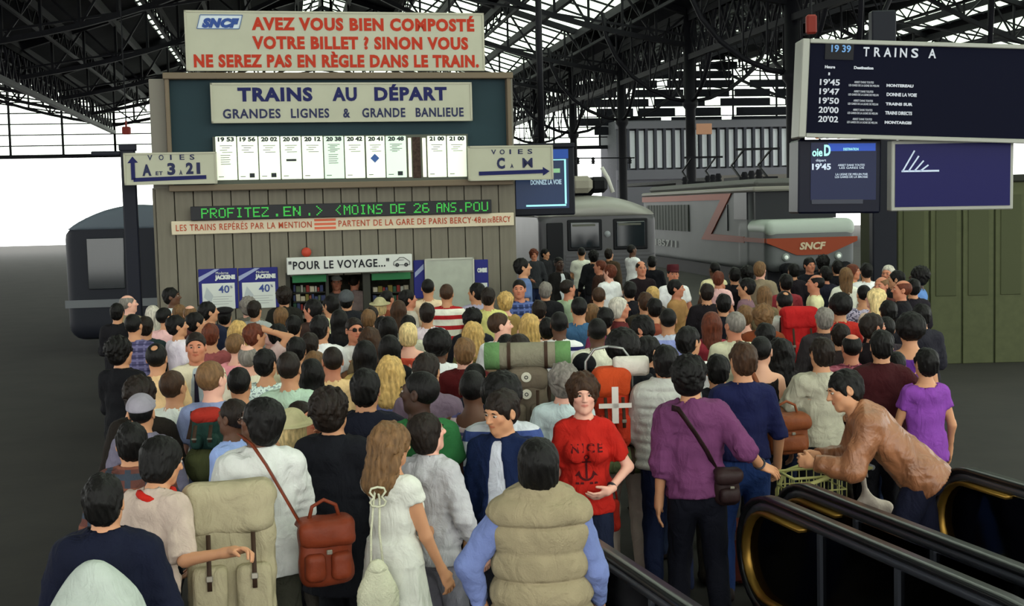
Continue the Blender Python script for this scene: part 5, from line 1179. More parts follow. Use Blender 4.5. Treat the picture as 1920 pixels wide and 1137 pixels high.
# green tee, mauve tee
hero(764, 690, 1.80, 205, Fig('m', arm=('rel', 'rel'), head=(40, 4, 0)), 'd', 'crop', 'k', [('tee', c_('#2f6b3c'), None)], '#1a1a20', 'dark skinned person in green tee looking left, behind the light grey jacket', bx=.06, face=True)
hero(800, 657, 1.76, 172, Fig('m', arm=('rel', 'front'), head=(-8, 4, 0)), 't', 'mop', 'd', [('tee', c_('#6a5a68'), None)], '#1c1f30', 'person with thick dark hair in a mauve grey tee')
hero(940, 700, 1.74, 178, Fig('m', arm=('rel', 'rel'), head=(0, 5, 0)), 'd', 'afro', 'k', [('sweater', c_('#c3c6cc', pattern=('stripe', '#3a4a80', .2, .3, .1)), None)], '#1a1a20', 'person with black cropped head behind the denim jacket, white and blue top')
P_, L_ = hero(886, 688, 1.72, 160, Fig('m', arm=('rel', ((-.30, -.20, 1.20), (-1, .3, -.6))), head=(10, 5, 0)), 'b', 'crop', 'k', [('tank', c_('#b9a4a4', pattern=('stripe', '#54507a', .05, .4, 0)), dict(o=.014))], '#1a1a20', 'person in a pink and grey striped tank top with a bare arm')
# navy shirt and jeans; black tank top; cream shirt; burgundy sweater
fg = Fig('m', arm=(((.30, -.10, .90), (.6, 1, 0)), 'rel'), head=(6, 6, 0), legs='ease')
P_, L_ = hero(1378, 637, 1.77, 186, fg, 't', 'mop', 'b', [('rolled', c_('#171b40'), dict(hem=.97, sl=1.05))], '#1f3463', 'person in navy shirt tucked into blue jeans, beside the woven shopping trolley', bx=.05)
ring(P_, fg, 1, mat('watch', '#3a3a40', .3, metal=.6), 'wristwatch')
b = MB(); b.lathe([(.158, 0), (.162, .004), (.162, .036), (.158, .04)], 24); b.build('belt', mat('belt_black', '#111114', .4), P_, True, mw=Matrix.Translation((0, 0, .985)) @ Matrix.Diagonal((1.02, .72, 1, 1)))
fg = Fig('f', arm=('rel', 'down'), head=(-20, 5, 0))
P_, L_ = hero(1427, 625, 1.70, 184, fg, 'w', 'crop', 'k', [('tank', c_('#15100f'), dict(neck=.12))], '#1a1a22', 'person with cropped black hair in a black tank top, bag strap over shoulder')
p = at_d(1475, 851, L_.y-.42); shoulder_bag('shoulder_bag', 'tan leather handbag hanging below the black tank top', p, 12, .30, .15, .28, '#7a4226', [(-.10, 0, .27), (-.16, .03, .42), (-.22, .08, .58), (-.28, .16, .74), (-.24, .30, .80)])
b = MB(); b.bbox((-.03, -.012, 0), (.03, .012, .10), .006); tgm = b.build('luggage_tag', mat('tag_pale', '#a8a4a8', .6), None); tgm.location = at_d(1449, 800, L_.y-.5); tag(tgm, 'pale luggage tag on the strap of the tan handbag', 'luggage tag')
fg = Fig('m', arm=('rel', ((-.02, -.22, 1.02), (-.8, .6, -.4))), head=(8, 8, 0))
fg2 = Fig('m', arm=(((.16, -.25, 1.02), (1, .7, -.2)), 'front'), head=(8, 6, 0))
hero(1540, 628, 1.70, 184, fg2, 't', 'mop', 'd', [('shirt', c_('#aaa693'), dict(sl=.8, ao=.03, fold=.010, hem=.93))], '#17171c', 'person in cream short sleeved shirt and dark trousers, seen from behind')
hero(1640, 615, 1.72, 174, Fig('m', arm=('rel', 'hip'), fat=.6), 't', 'mop', 'k', [('sweater', c_('#3a1418'), dict(o=.024))], '#17171c', 'person with black hair in a burgundy sweater', bx=.05)
# leather jacket leaning on the trolley
fg = Fig('m', arm=(((.10, -.64, 1.02), (.6, .4, -1)), ((-.14, -.60, 1.02), (-.6, .3, -1))), head=(12, 30, 0), lean=(46, 0, 0), legs='lunge', curl=1.1)
P_, L_ = hero(1583, 690, 1.80, 262, fg, 't', 'mop', 'k', [('jacket', mat('brown_leather', '#8a5a3c', .42, bump=.35, bscale=40, var=.22, vscale=7, spec=.5, crease=.6), dict(fold=.008, collar=.05, o=.04, ao=.034, loose=.02))], '#16182a', 'person in brown leather jacket leaning forward on the luggage trolley', face=True)
LJ = L_
# trolley
tc_ = at_d(1524, 885, 8.15); tr = empty('luggage_trolley', 'pale yellow wire basket trolley pushed by the leather jacket', 'trolley', (tc_.x, 8.15, 0), R(12))
YW = mat('trolley_yellow', '#a9a76a', .45); b = MB()
x0, x1, y0, y1, z0, z1 = -.19, .17, -.13, .13, .76, .94
for z in (z0, (z0+z1)/2, z1):
    for a, c in (((x0, y0), (x1, y0)), ((x1, y0), (x1, y1)), ((x1, y1), (x0, y1)), ((x0, y1), (x0, y0))): b.tube([(a[0], a[1], z), (c[0], c[1], z)], .005 if z != z1 else .009, 6)
for k in range(8):
    x = x0+(x1-x0)*k/7; b.tube([(x, y0, z0), (x, y0, z1)], .004, 5); b.tube([(x, y1, z0), (x, y1, z1)], .004, 5); b.tube([(x, y0, z0), (x, y1, z0)], .004, 5)
for k in range(5): y = y0+(y1-y0)*k/4; b.tube([(x0, y, z0), (x0, y, z1)], .004, 5); b.tube([(x1, y, z0), (x1, y, z1)], .004, 5)
b.build('wire_basket', YW, tr, True)
for sy in (-1, 1):
    b = MB(); b.tube([(.30, sy*.22, 1.0), (.05, sy*.20, .96), (-.10, sy*.2, .92), (-.16, sy*.2, .80), (-.17, sy*.2, .16)], .014, 8); b.build('side_tube', YW, tr, True)
    b = MB(); b.tube([(-.17, sy*.2, .16), (.35, sy*.24, .14)], .014, 8); b.build('base_tube', YW, tr, True)
b = MB(); b.tube([(.30, -.23, 1.0), (.30, .23, 1.0)], .018, 8); b.build('push_handle', mat('handle_grey', '#8d9192', .4), tr, True)
b = MB()
for k in range(5): b.bar((-.15+.11*k, -.22, .15), (-.15+.11*k, .22, .15), .02)
b.build('platform', YW, tr)
for x, y in ((-.15, -.2), (-.15, .2), (.33, -.24), (.33, .24)):
    b = MB(); b.lathe([(.02, -.02), (.07, -.02), (.075, 0), (.07, .02), (.02, .02)], 14, (x, y, .075), 'y'); b.build('wheel', RUB, tr, True)
# white bag under the leather jacket
wb = at_d(1640, 990, 8.4); e = empty('carrier_bag', 'white carrier bag hanging below the leather jacket', 'bag', (wb.x, 8.4, .35), R(8))
link('bag_body', bagmesh('bag_body', lambda P: smin(rbox(P, (-.13, -.05, 0), (.13, .05, .34), .045), cap(P, V3(-.04, 0, .3), V3(-.08, 0, .50), .05, .02), .06)+.012*nz(P, 18, 2), (-.15, -.08, -.02), (.15, .08, .52), .014), cloth('#b3a59c'), e)
b = MB(); b.tube([(-.09, 0, .49), (-.10, 0, .55), (-.06, 0, .57), (-.05, 0, .50)], .006, 6); b.build('handle', cloth('#b3a59c'), e, True)
# rucksacks worn in the crowd
fg = Fig('m', arm=('strap', 'strap'), legs='ease'); P_, L_ = hero(1166, 619, 1.80, 182, fg, 'b', 'afro', 'k', [('jacket', c_('#17181e'), None)], '#b7a99c', 'person with big black hair and white trousers carrying the orange rucksack', legk='flares')
k0 = L_.y-.38; p = at_d(1152, 845, k0); rucksack('orange red rucksack with a white cross and green bedroll', (p.x, k0, p.z), 3, '#b5341f', '#b9441f', w=.24, d=.20, H=.56, roll='#5f6a48', rollends='#6d7852', cross=True, topwhite=True, frame=True)
fg = Fig('m', arm=('strap', 'strap')); P_, L_ = hero(972, 622, 1.78, 178, fg, 't', 'long', 'd', [('shirt', c_('#59584e'), None)], '#222', 'person with long straight dark hair wearing the tan rucksack')
p = at_d(992, 812, L_.y-.40); rucksack('tan canvas rucksack with badges and a green ended mat on top', (p.x, L_.y-.40, p.z), -2, '#6b6052', w=.27, d=.2, H=.46, roll='#7d7866', rollends='#5c8050', rollz='top', badges=True)
fg = Fig('m', arm=('strap', 'strap')); P_, L_ = hero(1470, 543, 1.74, 185, fg, 't', 'spot', 'k', [('shirt', c_('#c4c3bc'), None)], '#222', 'person with thinning dark hair and white shirt wearing the bright red rucksack')
p = at_d(1503, 692, L_.y-.45); rucksack('bright red rucksack worn high among the crowd at right', (p.x, L_.y-.45, p.z), 0, '#b01f20', w=.36, d=.2, H=.64, straps=True)
# light blue shirt with dark green rucksack
fg = Fig('m', arm=('rel', 'rel'), head=(-15, 5, 0)); P_, L_ = hero(396, 672, 1.76, 172, fg, 'p', 'short', 'l', [('shirt', c_('#8590b4'), None)], '#222', 'person with sandy hair in a pale blue shirt, seen from behind')
p = at_d(386, 850, L_.y-.42); rucksack('small dark green rucksack with a red top hung on the pale blue shirt', (p.x, L_.y-.42, p.z), 0, '#203a34', '#9a2a20', w=.19, d=.13, H=.27)
p = at_d(398, 905, 7.9); e = empty('duffel_bag', 'olive green duffel bag carried low beside the white jacket', 'bag', (p.x, 7.9, p.z), R(20)); link('bag_body', bagmesh('bag_body', puff((-.16, -.12, 0), (.16, .12, .24), .10), (-.16, -.12, 0), (.16, .12, .24)), cloth('#464a2c', name='canvas'), e)
b = MB(); b.tube([(-.1, 0, .23), (-.06, 0, .33), (.06, 0, .33), (.1, 0, .23)], .012, 8); b.build('handle', cloth('#2c2f1c', name='canvas'), e, True)
p = at_d(1148, 1040, 8.5); e = empty('cloth_bag', 'small red cloth bag beside the white trousers', 'bag', (p.x, 8.5, .5), R(0)); link('bag_body', bagmesh('bag_body', puff((-.06, -.04, 0), (.06, .04, .22), .035), (-.06, -.04, 0), (.06, .04, .22)), cloth('#9a2418'), e)
b = MB(); b.tube([(-.04, 0, .21), (-.02, 0, .36), (.02, 0, .36), (.04, 0, .21)], .007, 6); b.build('handle', cloth('#9a2418'), e, True)
# suitcase on the floor behind the escalator
p = at_d(1425, 1018, 8.9); e = empty('suitcase', 'red brown suitcase standing on the floor behind the escalator newel', 'suitcase', (p.x, 8.9, 0), R(5))
b = MB(); b.bbox((-.34, -.09, .02), (.34, .09, .46), .03); b.build('shell', mat('case_red', '#5c2a22', .5, var=.1), e); b = MB(); b.tube([(-.07, 0, .46), (-.06, 0, .50), (.06, 0, .50), (.07, 0, .46)], .010, 6); b.build('handle', BLK, e, True)
for sx in (-.22, .22): b = MB(); b.bbox((sx-.02, -.10, .34), (sx+.02, -.088, .40), .004); b.build('latch', STL, e)
# white sack at the lower left corner
p = at_d(182, 1137, 4.9); e = empty('laundry_sack', 'white cloth sack at the lower left corner', 'sack', (p.x, 4.9, 0), 0)
link('sack_body', bagmesh('sack_body', lambda P: ell(P, (0, 0, .69), (.27, .22, .67))+.012*nz(P, 14, 3), (-.32, -.28, .0), (.32, .28, 1.38), .022), cloth('#aab2aa'), e)

# ------------------------------------------------------------------ the crowd: head pixel, height, body yaw, head turn, hair, colour, garment, colour, skin, label
# yaw 180 looks away from the camera, 0 at it, 90 to the right of the picture, 270 to the left
CROWD = [
 (241,550,1.72,150,-30,'bald','g','jacket','#8d8268','p','balding grey haired person in beige jacket, at the left edge near the sign post'),
 (219,566,1.66,180,0,'mop','k','jacket','#1d1c20','t','dark haired person in black cut by the left edge, beside the balding beige jacket'),
 (285,570,1.64,190,20,'long','G','blouse','#c9c6b4','p','person with long pale blond hair in cream blouse near the left edge'),
 (309,574,1.66,160,-20,'short','k','shirt','#c79a98','t','dark haired person in pink shirt right of the long pale blond hair'),
 (322,537,1.76,110,-20,'mop','k','shirt','#b9bfc4','b','dark haired person in profile against the kiosk corner planks'),
 (336,568,1.64,185,0,'bob','l','blouse','#8d7f68','p','light brown bob below the person at the kiosk corner'),
 (356,569,1.64,200,-10,'bald','l','shirt','#5e3836','p','bald pink head in front of the kiosk wall left of the posters'),
 (391,563,1.70,150,-25,'mop','k','jacket','#242a40','t','black haired person in dark blue below the leftmost poster'),
 (421,574,1.62,178,0,'beret','k','coat','#22231f','t','person in a wide black beret below the leftmost poster'),
 (464,556,1.66,185,10,'curly','g','jacket','#6d6a60','p','person with grey brown curls below the second poster'),
 (250,586,1.70,172,0,'short','k','shirt','#4a4668','t','short dark haired person in purple blue checked shirt near the left edge',('plaid','#6a668a','#30304c',.07)),
 (272,590,1.66,190,0,'mop','d','jacket','#2d3c3e','t','dark haired person right of the purple checked shirt'),
 (332,588,1.66,130,-20,'mop','k','shirt','#c9b9c4','t','black haired person in a pale pink shirt left of the suited person'),
 (368,583,1.68,120,0,'mop','k','sweater','#1c1c22','t','black haired person facing right just above the suited person'),
 (394,603,1.66,185,0,'mop','r','blouse','#8b4a4a','t','dark auburn haired person in dull red right of the suited person'),
 (446,598,1.62,180,0,'wavy','y','blouse','#a08a86','p','wavy golden blond hair below and between the two posters'),
 (225,630,1.70,160,-20,'curly','k','sweater','#15151a','t','large dark curls and black sweater at the left edge'),
 (293,640,1.70,182,0,'spot','k','shirt','#b39670','t','dark hair with a small bald spot over a sand coloured shirt'),
 (366,620,1.74,10,5,'short','d','jacket','#b7b09a','o','person in cream suit jacket and dark tie facing the camera',None,'suit'),
 (442,622,1.64,170,-20,'short','l','blouse','#c47d84','p','light brown short hair above a bright pink collar'),
 (464,642,1.66,185,0,'bald','g','shirt','#b5ae9c','p','grey haired bald head left of the mint green tee'),
 (448,684,1.68,180,5,'short','k','tee','#b08d74','t','round short black hair and tan top right of the pale blue shirt'),
 (324,690,1.70,178,-15,'short','b','shirt','#b9bdb6','t','short brown haired person in white shirt with dark bag strap at left'),
 (262,704,1.66,175,0,'curly','d','sweater','#26201c','t','dark curls just above the pale grey cap'),
 (434,743,1.62,255,-20,'short','d','shirt','#7f90bd','b','person bending in pale blue shirt left of the white jacket'),
 (477,561,1.66,165,0,'mop','d','jacket','#8e9292','t','dark brown hair and grey jacket below the second poster'),
 (532,537,1.72,185,0,'curly','d','jacket','#2a2824','t','dark curly head at the right edge of the second poster'),
 (527,573,1.62,175,0,'bob','l','blouse','#b98f86','p','auburn blond bob in front of the shop window left part'),
 (584,558,1.72,230,20,'mop','k','shirt','#43302c','o','black haired person in profile before the left green blind'),
 (618,552,1.70,200,30,'mop','k','shirt','#c3bf98','t','black haired person in cream shirt bending left at the shop window'),
 (649,543,1.72,185,0,'knit','k','coat','#23242a','t','person in grey woollen hat and dark coat before the shop window'),
 (697,572,1.64,172,0,'short','d','jacket','#b4aa90','t','short dark brown hair in beige below the shop post'),
 (712,556,1.60,180,0,'brim','Y','blouse','#8f8876','p','person in a cream sun hat before the right goods shelves'),
 (726,542,1.66,165,-20,'short','k','tee','#8d4a34','o','black haired person with orange face before the right goods shelves'),
 (550,588,1.64,180,0,'mop','k','sweater','#231f20','t','black hair left of the cream shirt collar at the shop'),
 (478,603,1.66,160,-30,'mop','r','shirt','#a5908c','t','dark reddish hair, dusty pink shirt, one arm raised',None,'arm'),
 (524,604,1.64,130,0,'mop','k','shirt','#c0b98a','t','black haired person in yellow cream shirt right of the raised arm'),
 (600,588,1.74,178,-10,'mop','k','shirt','#c9ccca','t','black haired person in crisp white shirt left of the sunglasses wearer'),
 (636,577,1.66,180,0,'long','k','sweater','#17181c','t','long straight black hair over a black top beside the white shirt'),
 (664,593,1.70,40,-20,'short','d','shirt','#c3c8d2','o','person in dark sunglasses and white shirt, hand raised to the head',None,'shades'),
 (690,577,1.64,185,0,'mop','l','blouse','#8a7a60','p','brown bob right above the sunglasses wearer'),
 (693,610,1.62,178,0,'wavy','b','blouse','#7d6a50','t','long brown wavy hair right of the sunglasses wearer'),
 (555,628,1.66,180,0,'mop','k','shirt','#a9a68c','t','round black hair above the mint green tee'),
 (622,645,1.70,182,8,'crop','d','tee','#bfa377','o','cropped dark grey hair and peach yellow tee in the middle left'),
 (684,634,1.70,180,0,'long','k','blouse','#b59a5c','t','large long black hair over a straw coloured top'),
 (498,650,1.66,176,-8,'mop','k','blouse','#b3c2ba','t','dark hair over a pale speckled blouse left of the mint tee',('spots','#8fa0a0',60)),
 (541,655,1.72,178,0,'short','d','tee','#93a896','t','short brown haired person in a mint green tee, seen from behind'),
 (584,668,1.66,180,0,'long','k','sweater','#16171b','t','long black hair right of the mint green tee'),
 (590,655,1.60,185,0,'wavy','l','blouse','#6a5c48','p','sandy wavy hair behind the long black hair at centre left'),
 (717,590,1.66,175,0,'mop','k','jacket','#27262c','t','black hair left of the long brown hair near the shop'),
 (547,762,1.62,180,0,'brim','Y','blouse','#a9b8ba','p','person in a pale cream cloth hat between white jacket and brown curls'),
 (566,748,1.58,60,0,'short','d','tee','#7a5044','o','brown face with hand to forehead just right of the cream cloth hat'),
 (802,520,1.80,180,0,'crop','k','tee','#c0ac90','t','tall black haired person in cream tee before the blank board'),
 (837,530,1.78,178,0,'short','b','tee','#c8c6b4','t','person in a red and white striped tee before the blank board',('stripe','#b0262a',.125,.40,.42)),
 (892,528,1.76,210,25,'mop','k','shirt','#8c889c','t','black haired person in lavender shirt at the right side of the blank board'),
 (915,536,1.74,175,-5,'mop','d','shirt','#aaa768','t','dark haired person in olive yellow shirt right of the lavender shirt'),
 (947,547,1.66,180,0,'curly','y','blouse','#9a7f4c','p','golden blond curls before the right corner of the kiosk'),
 (765,541,1.70,110,0,'mop','k','shirt','#9a9288','o','black haired person looking right below the shop sign end'),
 (747,560,1.66,180,0,'long','b','blouse','#8d8a80','t','long straight brown hair below the right green blind'),
 (800,565,1.72,182,0,'mop','d','shirt','#c3b4bc','t','dark brown head in front of the striped tee, pale pink shirt'),
 (727,590,1.66,180,0,'long','k','sweater','#191a20','t','very long black hair left of the blond bob'),
 (765,588,1.60,180,0,'mop','k','blouse','#a8a592','t','black hair peeking above the blond bob'),
 (765,601,1.62,180,0,'bob','Y','tank','#c6503a','p','blond bob over a coral backless top in the middle'),
 (885,577,1.66,180,0,'curly','k','jacket','#23242c','t','wide black curls below the lavender and olive shirts'),
 (886,600,1.62,182,0,'wavy','y','blouse','#7c7c4c','p','wavy blond green tinted hair below the wide black curls'),
 (938,583,1.74,150,-40,'short','b','shirt','#c4c6c8','p','brown haired person in white shirt looking right, in the middle'),
 (820,618,1.72,180,0,'afro','k','shirt','#c0c6cc','b','round black hair over a white shirt in the centre'),
 (870,629,1.68,182,0,'mop','l','jacket','#5e1a1c','p','light brown bowl cut over a dark red collar in the centre'),
 (949,622,1.64,178,0,'pony','k','blouse','#7b6852','t','long black ponytail left of the blond waves in the centre'),
 (730,624,1.66,180,0,'long','k','sweater','#17181c','t','long black hair above the straight blond hair'),
 (731,663,1.64,180,0,'wavy','y','blouse','#6f74a0','p','straight golden blond hair in front of the coral top'),
 (949,664,1.62,182,0,'mop','b','blouse','#6f6a5a','t','tousled brown hair left of the tan rucksack'),
 (890,676,1.62,175,0,'bun','k','sweater','#17192a','t','dark hair tied back and navy top right of the bowl cut'),
 (973,522,1.78,25,-30,'short','k','shirt','#33406c','o','person in blue checked shirt facing the camera at the kiosk corner',('plaid','#5a6aa0','#1d2544',.08)),
 (980,482,1.74,100,0,'mop','k','shirt','#5f74a0','t','dark haired person in blue right beside the kiosk corner'),
 (1048,480,1.80,40,-10,'crop','k','jacket','#191717','d','dark skinned person in black jacket over white tee facing the camera',None,'opentee'),
 (1090,462,1.80,182,0,'crop','k','shirt','#b4b4a8','t','person in white shirt from behind before the steel railcar'),
 (1112,469,1.76,190,0,'curly','k','jacket','#191a1d','t','dark curly head right of the white shirt at the railcar'),
 (1142,464,1.80,150,0,'mop','d','jacket','#4a3a2c','t','dark haired person in brown before the railcar windows'),
 (1185,457,1.82,120,0,'crop','k','shirt','#c3c4c0','b','slim person in white shirt walking right before the railcar end'),
 (1124,486,1.74,250,0,'short','r','jacket','#3a241c','o','person in brown jacket facing left before the railcar'),
 (1142,494,1.76,220,20,'mop','r','tee','#c6cac4','p','auburn haired person in loose white tee turning left'),
 (1202,487,1.80,10,0,'bald','d','shirt','#241a1e','o','balding person in dark open shirt facing the camera right of the railcar'),
 (1222,478,1.74,180,0,'mop','k','jacket','#14141a','t','shadowed dark haired person between railcar and locomotive'),
 (1022,526,1.72,180,0,'mop','g','coat','#1b1b1e','t','greying dark hair and black coat right of the blue checked shirt'),
 (1065,522,1.74,140,-20,'short','d','shirt','#8fa084','o','dark haired person in pale green shirt looking right'),
 (1122,536,1.70,182,0,'short','b','jacket','#2e2b2c','t','brown haired person with white collar below the loose white tee'),
 (1162,554,1.70,80,0,'bob','G','shirt','#6b2a2c','o','white haired person with red face looking right'),
 (1085,554,1.76,182,0,'short','k','shirt','#3e6286','t','short dark hair over a denim blue shirt in the centre'),
 (1109,566,1.62,180,0,'bob','l','blouse','#8b7a60','p','light brown hair right of the denim blue shirt'),
 (1134,573,1.68,180,0,'mop','k','blouse','#8e3a64','t','round black hair with a magenta top right of the denim blue shirt'),
 (992,585,1.66,182,0,'wavy','y','blouse','#a88f88','p','thick wavy golden blond hair in the very middle'),
 (1026,592,1.62,180,0,'mop','k','blouse','#a0b45c','t','dark hair over a lime green top behind the blond waves'),
 (1048,580,1.74,178,0,'crop','k','shirt','#c3c3d0','b','person in white shirt with navy band, seen from behind',('stripe','#2a2a5c',.16,.22,.35)),
 (1119,592,1.74,180,0,'crop','k','shirt','#bab8a6','b','black haired person in plain cream white shirt in the centre'),
 (1203,587,1.74,245,0,'mop','k','jacket','#19191d','o','person in glasses and black jacket looking down to the left',None,'glasses'),
 (1209,545,1.70,190,0,'mop','b','jacket','#3a3228','t','brown haired person looking down, above the glasses wearer'),
 (1094,660,1.66,186,0,'cap','k','tee','#aebcc0','t','person in a black peaked cap left of the orange rucksack'),
 (1055,680,1.64,180,0,'curly','g','tee','#a5b2b4','p','grey curls above a very pale blue tee left of the red tee'),
 (1262,497,1.78,5,0,'kepi','k','shirt','#c6c8c0','o','uniformed person in dark red peaked cap and white shirt facing the camera'),
 (1268,522,1.70,60,20,'mop','k','shirt','#a87f50','o','person in tan orange shirt before the white uniform shirt'),
 (1339,489,1.76,200,0,'crop','k','shirt','#b8b08c','b','black haired person in cream before the grey locomotive side'),
 (1347,506,1.70,130,30,'mop','r','shirt','#c09a98','o','auburn haired person in pink with hand on face',None,'face'),
 (1377,499,1.72,180,0,'mop','k','jacket','#1b1a1f','t','black hair right of the pink shirt with hand on face'),
 (1400,498,1.72,180,0,'curly','k','jacket','#232126','t','dark curls under the locomotive orange band'),
 (1425,488,1.82,150,0,'mop','l','jacket','#8a7c66','p','tall light brown haired person in tan jacket before the locomotive'),
 (1398,519,1.74,250,0,'mop','k','shirt','#8d6c78','t','black haired person facing left in mauve before the locomotive'),
 (1325,529,1.70,180,0,'mop','d','sweater','#201c20','t','dark hair above the black headed pair at centre right'),
 (1356,548,1.68,180,0,'mop','k','jacket','#1a1b24','t','black hair left of the brown haired pair'),
 (1432,533,1.66,180,0,'long','l','blouse','#6f6248','t','long light brown hair left of the bright red rucksack'),
 (1473,511,1.74,185,0,'mop','k','shirt','#8a3038','t','dark haired person in dark red shirt right of the tan jacket'),
 (1223,534,1.64,180,0,'bob','y','jacket','#4a4038','p','small blond grey bob left of the white uniform shirt'),
 (1226,556,1.66,190,0,'mop','k','blouse','#8e4a38','t','dark hair and rust top left of the tan orange shirt'),
 (1252,574,1.72,178,0,'crop','k','shirt','#7c84b4','t','black haired person in blue and white top at centre right',('stripe','#c3c8da',.3,.4,.2)),
 (1377,581,1.74,170,30,'short','g','shirt','#b0ad94','o','grey brown haired person in cream shirt looking left at centre right'),
 (1396,569,1.66,180,0,'mop','l','blouse','#7e5a40','p','light brown hair touching the grey brown haired cream shirt'),
 (1333,581,1.68,180,0,'long','r','sweater','#8c2f3a','t','dark auburn long hair over a crimson top'),
 (1430,570,1.66,178,0,'curly','l','jacket','#7a3c22','p','light curly hair above an orange brown top'),
 (1434,602,1.66,182,0,'mop','k','jacket','#171b36','t','black hair over a navy jacket left of the bright red rucksack'),
 (1292,608,1.74,150,-20,'mop','k','tee','#c4c6c0','t','black haired person in white tee bending right behind the purple sweater'),
 (1218,626,1.70,120,0,'mop','k','coat','#15161c','t','black haired person in black coat right of the orange rucksack'),
 (1247,642,1.72,178,0,'mop','k','puffy','#9a9a94','t','person with long black hair in a pale ribbed jacket left of the purple sweater'),
 (1462,630,1.68,180,0,'wavy','k','sweater','#1c1518','t','very long dark wavy hair right of the black tank top'),
 (1518,481,1.78,15,0,'mop','k','jacket','#181820','o','dark haired person facing the camera before the locomotive nose'),
 (1487,492,1.72,190,0,'mop','k','jacket','#201a20','t','black hair left of the locomotive nose'),
 (1542,478,1.78,180,0,'curly','k','jacket','#14151a','t','tall dark curly head before the SNCF nose'),
 (1528,512,1.74,260,0,'bald','k','shirt','#c0bc94','o','balding person in pale yellow shirt facing left'),
 (1547,497,1.74,200,0,'mop','k','jacket','#222230','o','dark haired person behind the balding pale yellow shirt'),
 (1570,486,1.74,180,0,'mop','k','coat','#111218','t','shadowed dark coat before the locomotive right headlight'),
 (1585,499,1.72,180,0,'long','l','shirt','#c4c6b4','p','long sandy hair and white shirt right of the pale yellow shirt'),
 (1600,493,1.72,60,0,'bob','r','tee','#b8a85a','o','orange faced person in yellow top at right'),
 (1624,491,1.76,182,0,'mop','k','shirt','#c0c4cc','t','dark haired person in bright white shirt beside the yellow top'),
 (1665,495,1.78,-40,0,'short','G','jacket','#3a2c2c','o','grey haired person facing the camera near the olive hut'),
 (1679,505,1.74,250,0,'mop','k','coat','#17161a','t','black haired person in dark coat right of the grey haired one'),
 (1652,516,1.72,-50,0,'bald','l','sweater','#5a2c28','o','bald reddish face left of the black dark coat'),
 (1690,522,1.74,260,0,'bald','r','coat','#1d1c22','o','person with receding auburn hair in dark coat facing left at the hut'),
 (1722,499,1.78,240,0,'curly','k','shirt','#5f86c0','d','person in bright blue vest and white sleeves before the olive hut'),
 (1712,520,1.68,180,0,'mop','k','jacket','#26222a','t','dark hair between the receding auburn hair and blue vest'),
 (1619,531,1.70,182,0,'crop','k','blouse','#a09aac','t','black haired person in lavender speckled blouse left of the blond waves',('spots','#5c5a70',50)),
 (1640,538,1.68,200,30,'wavy','Y','blouse','#b09a8c','p','pale blond waves facing left at the right side'),
 (1575,551,1.72,182,0,'afro','k','tee','#b22c24','t','round black hair over a bright red tee at right'),
 (1545,573,1.68,180,0,'mop','g','jacket','#3c3638','t','dark grey hair directly right of the bright red rucksack'),
 (1638,584,1.72,110,0,'mop','d','jacket','#231c20','o','dark brown haired person facing right below the blond waves'),
 (1727,566,1.68,180,0,'mop','k','jacket','#2b2a33','t','black hair at the right edge above the huge black afro'),
 (1706,588,1.70,180,0,'afro','k','tank','#5c2f84','t','huge black afro over a violet scoop backed top'),
 (1575,603,1.64,178,0,'mop','d','sweater','#3a3030','t','dark brown hair behind the bald head at right'),
 (1596,621,1.70,180,0,'bald','k','shirt','#8a3f50','o','bald crowned person in rosy checked shirt at right',('plaid','#a86070','#5a2434',.06)),
 (1679,655,1.56,178,0,'short','k','tee','#5c4a58','t','small dark head between burgundy sweater and violet top'),
 (1736,648,1.60,190,0,'mop','k','blouse','#7c3f98','t','person in bright violet at the right edge beside the burgundy sweater'),
 # shopkeepers inside the kiosk and people at the railcar door
 (1000,430,1.72,10,0,'curly','r','jacket','#3a3c40','o','person standing at the open railcar door facing the camera'),
 (1022,438,1.70,60,0,'mop','k','coat','#26262a','t','dark person beside the open railcar door'),
]
FILL = [  # half hidden heads that fill the gaps between the ones above
 (580,620,1.64,180,0,'mop','d','jacket','#2a2a33','t','dark hair between the crisp white shirt and mint tee'),
 (1010,560,1.66,180,0,'mop','d','jacket','#26222a','t','dark hair above the thick blond waves'),
 (1180,525,1.72,185,0,'mop','k','jacket','#1b1a20','t','black hair below the loose white tee'),
 (1665,560,1.68,180,0,'mop','k','jacket','#211f26','t','black hair right of the pale blond waves'),
 (1660,590,1.66,180,0,'short','k','jacket','#332a30','t','short black hair above the burgundy sweater'),
 (1345,660,1.68,180,0,'mop','k','jacket','#1c1c26','t','black hair between the purple sweater and navy shirt'),
]
def lift(c):
    v = [int(c[q:q+2], 16) for q in (1, 3, 5)]; f = 1.22 if sum(v) > 430 else (.88 if sum(v) < 200 else 1.0); return '#%02x%02x%02x' % tuple(min(235, int(x*f)) for x in v)
def arms_for(i): return [('rel', 'rel'), ('front', 'rel'), ('rel', 'front'), ('down', 'down'), ('front', 'front'), ('rel', 'down')][i % 6]
ents = CROWD+FILL
T = []; H_ = []
for e in ents:
    d = ray(e[0], e[1]); hh = e[2]+.015; t = (hh-HC)/d.z; T.append(t); H_.append(hh)
T = np.array(T); Rr = np.array([tuple(ray(e[0], e[1])) for e in ents]); fixed = np.array(NEAR)
T[len(CROWD)-2:len(CROWD)] = (29.2, 29.6)
TMAX = np.array([60.]*len(ents))
for i, e in enumerate(ents):                      # keep clear of the kiosk front
    if e[0] < 985: P0 = K0-ky_*.45; TMAX[i] = (P0-Vector((0, 0, HC))).dot(ky_)/Vector(Rr[i]).dot(ky_)
T = np.minimum(T, TMAX); T0 = T.copy()
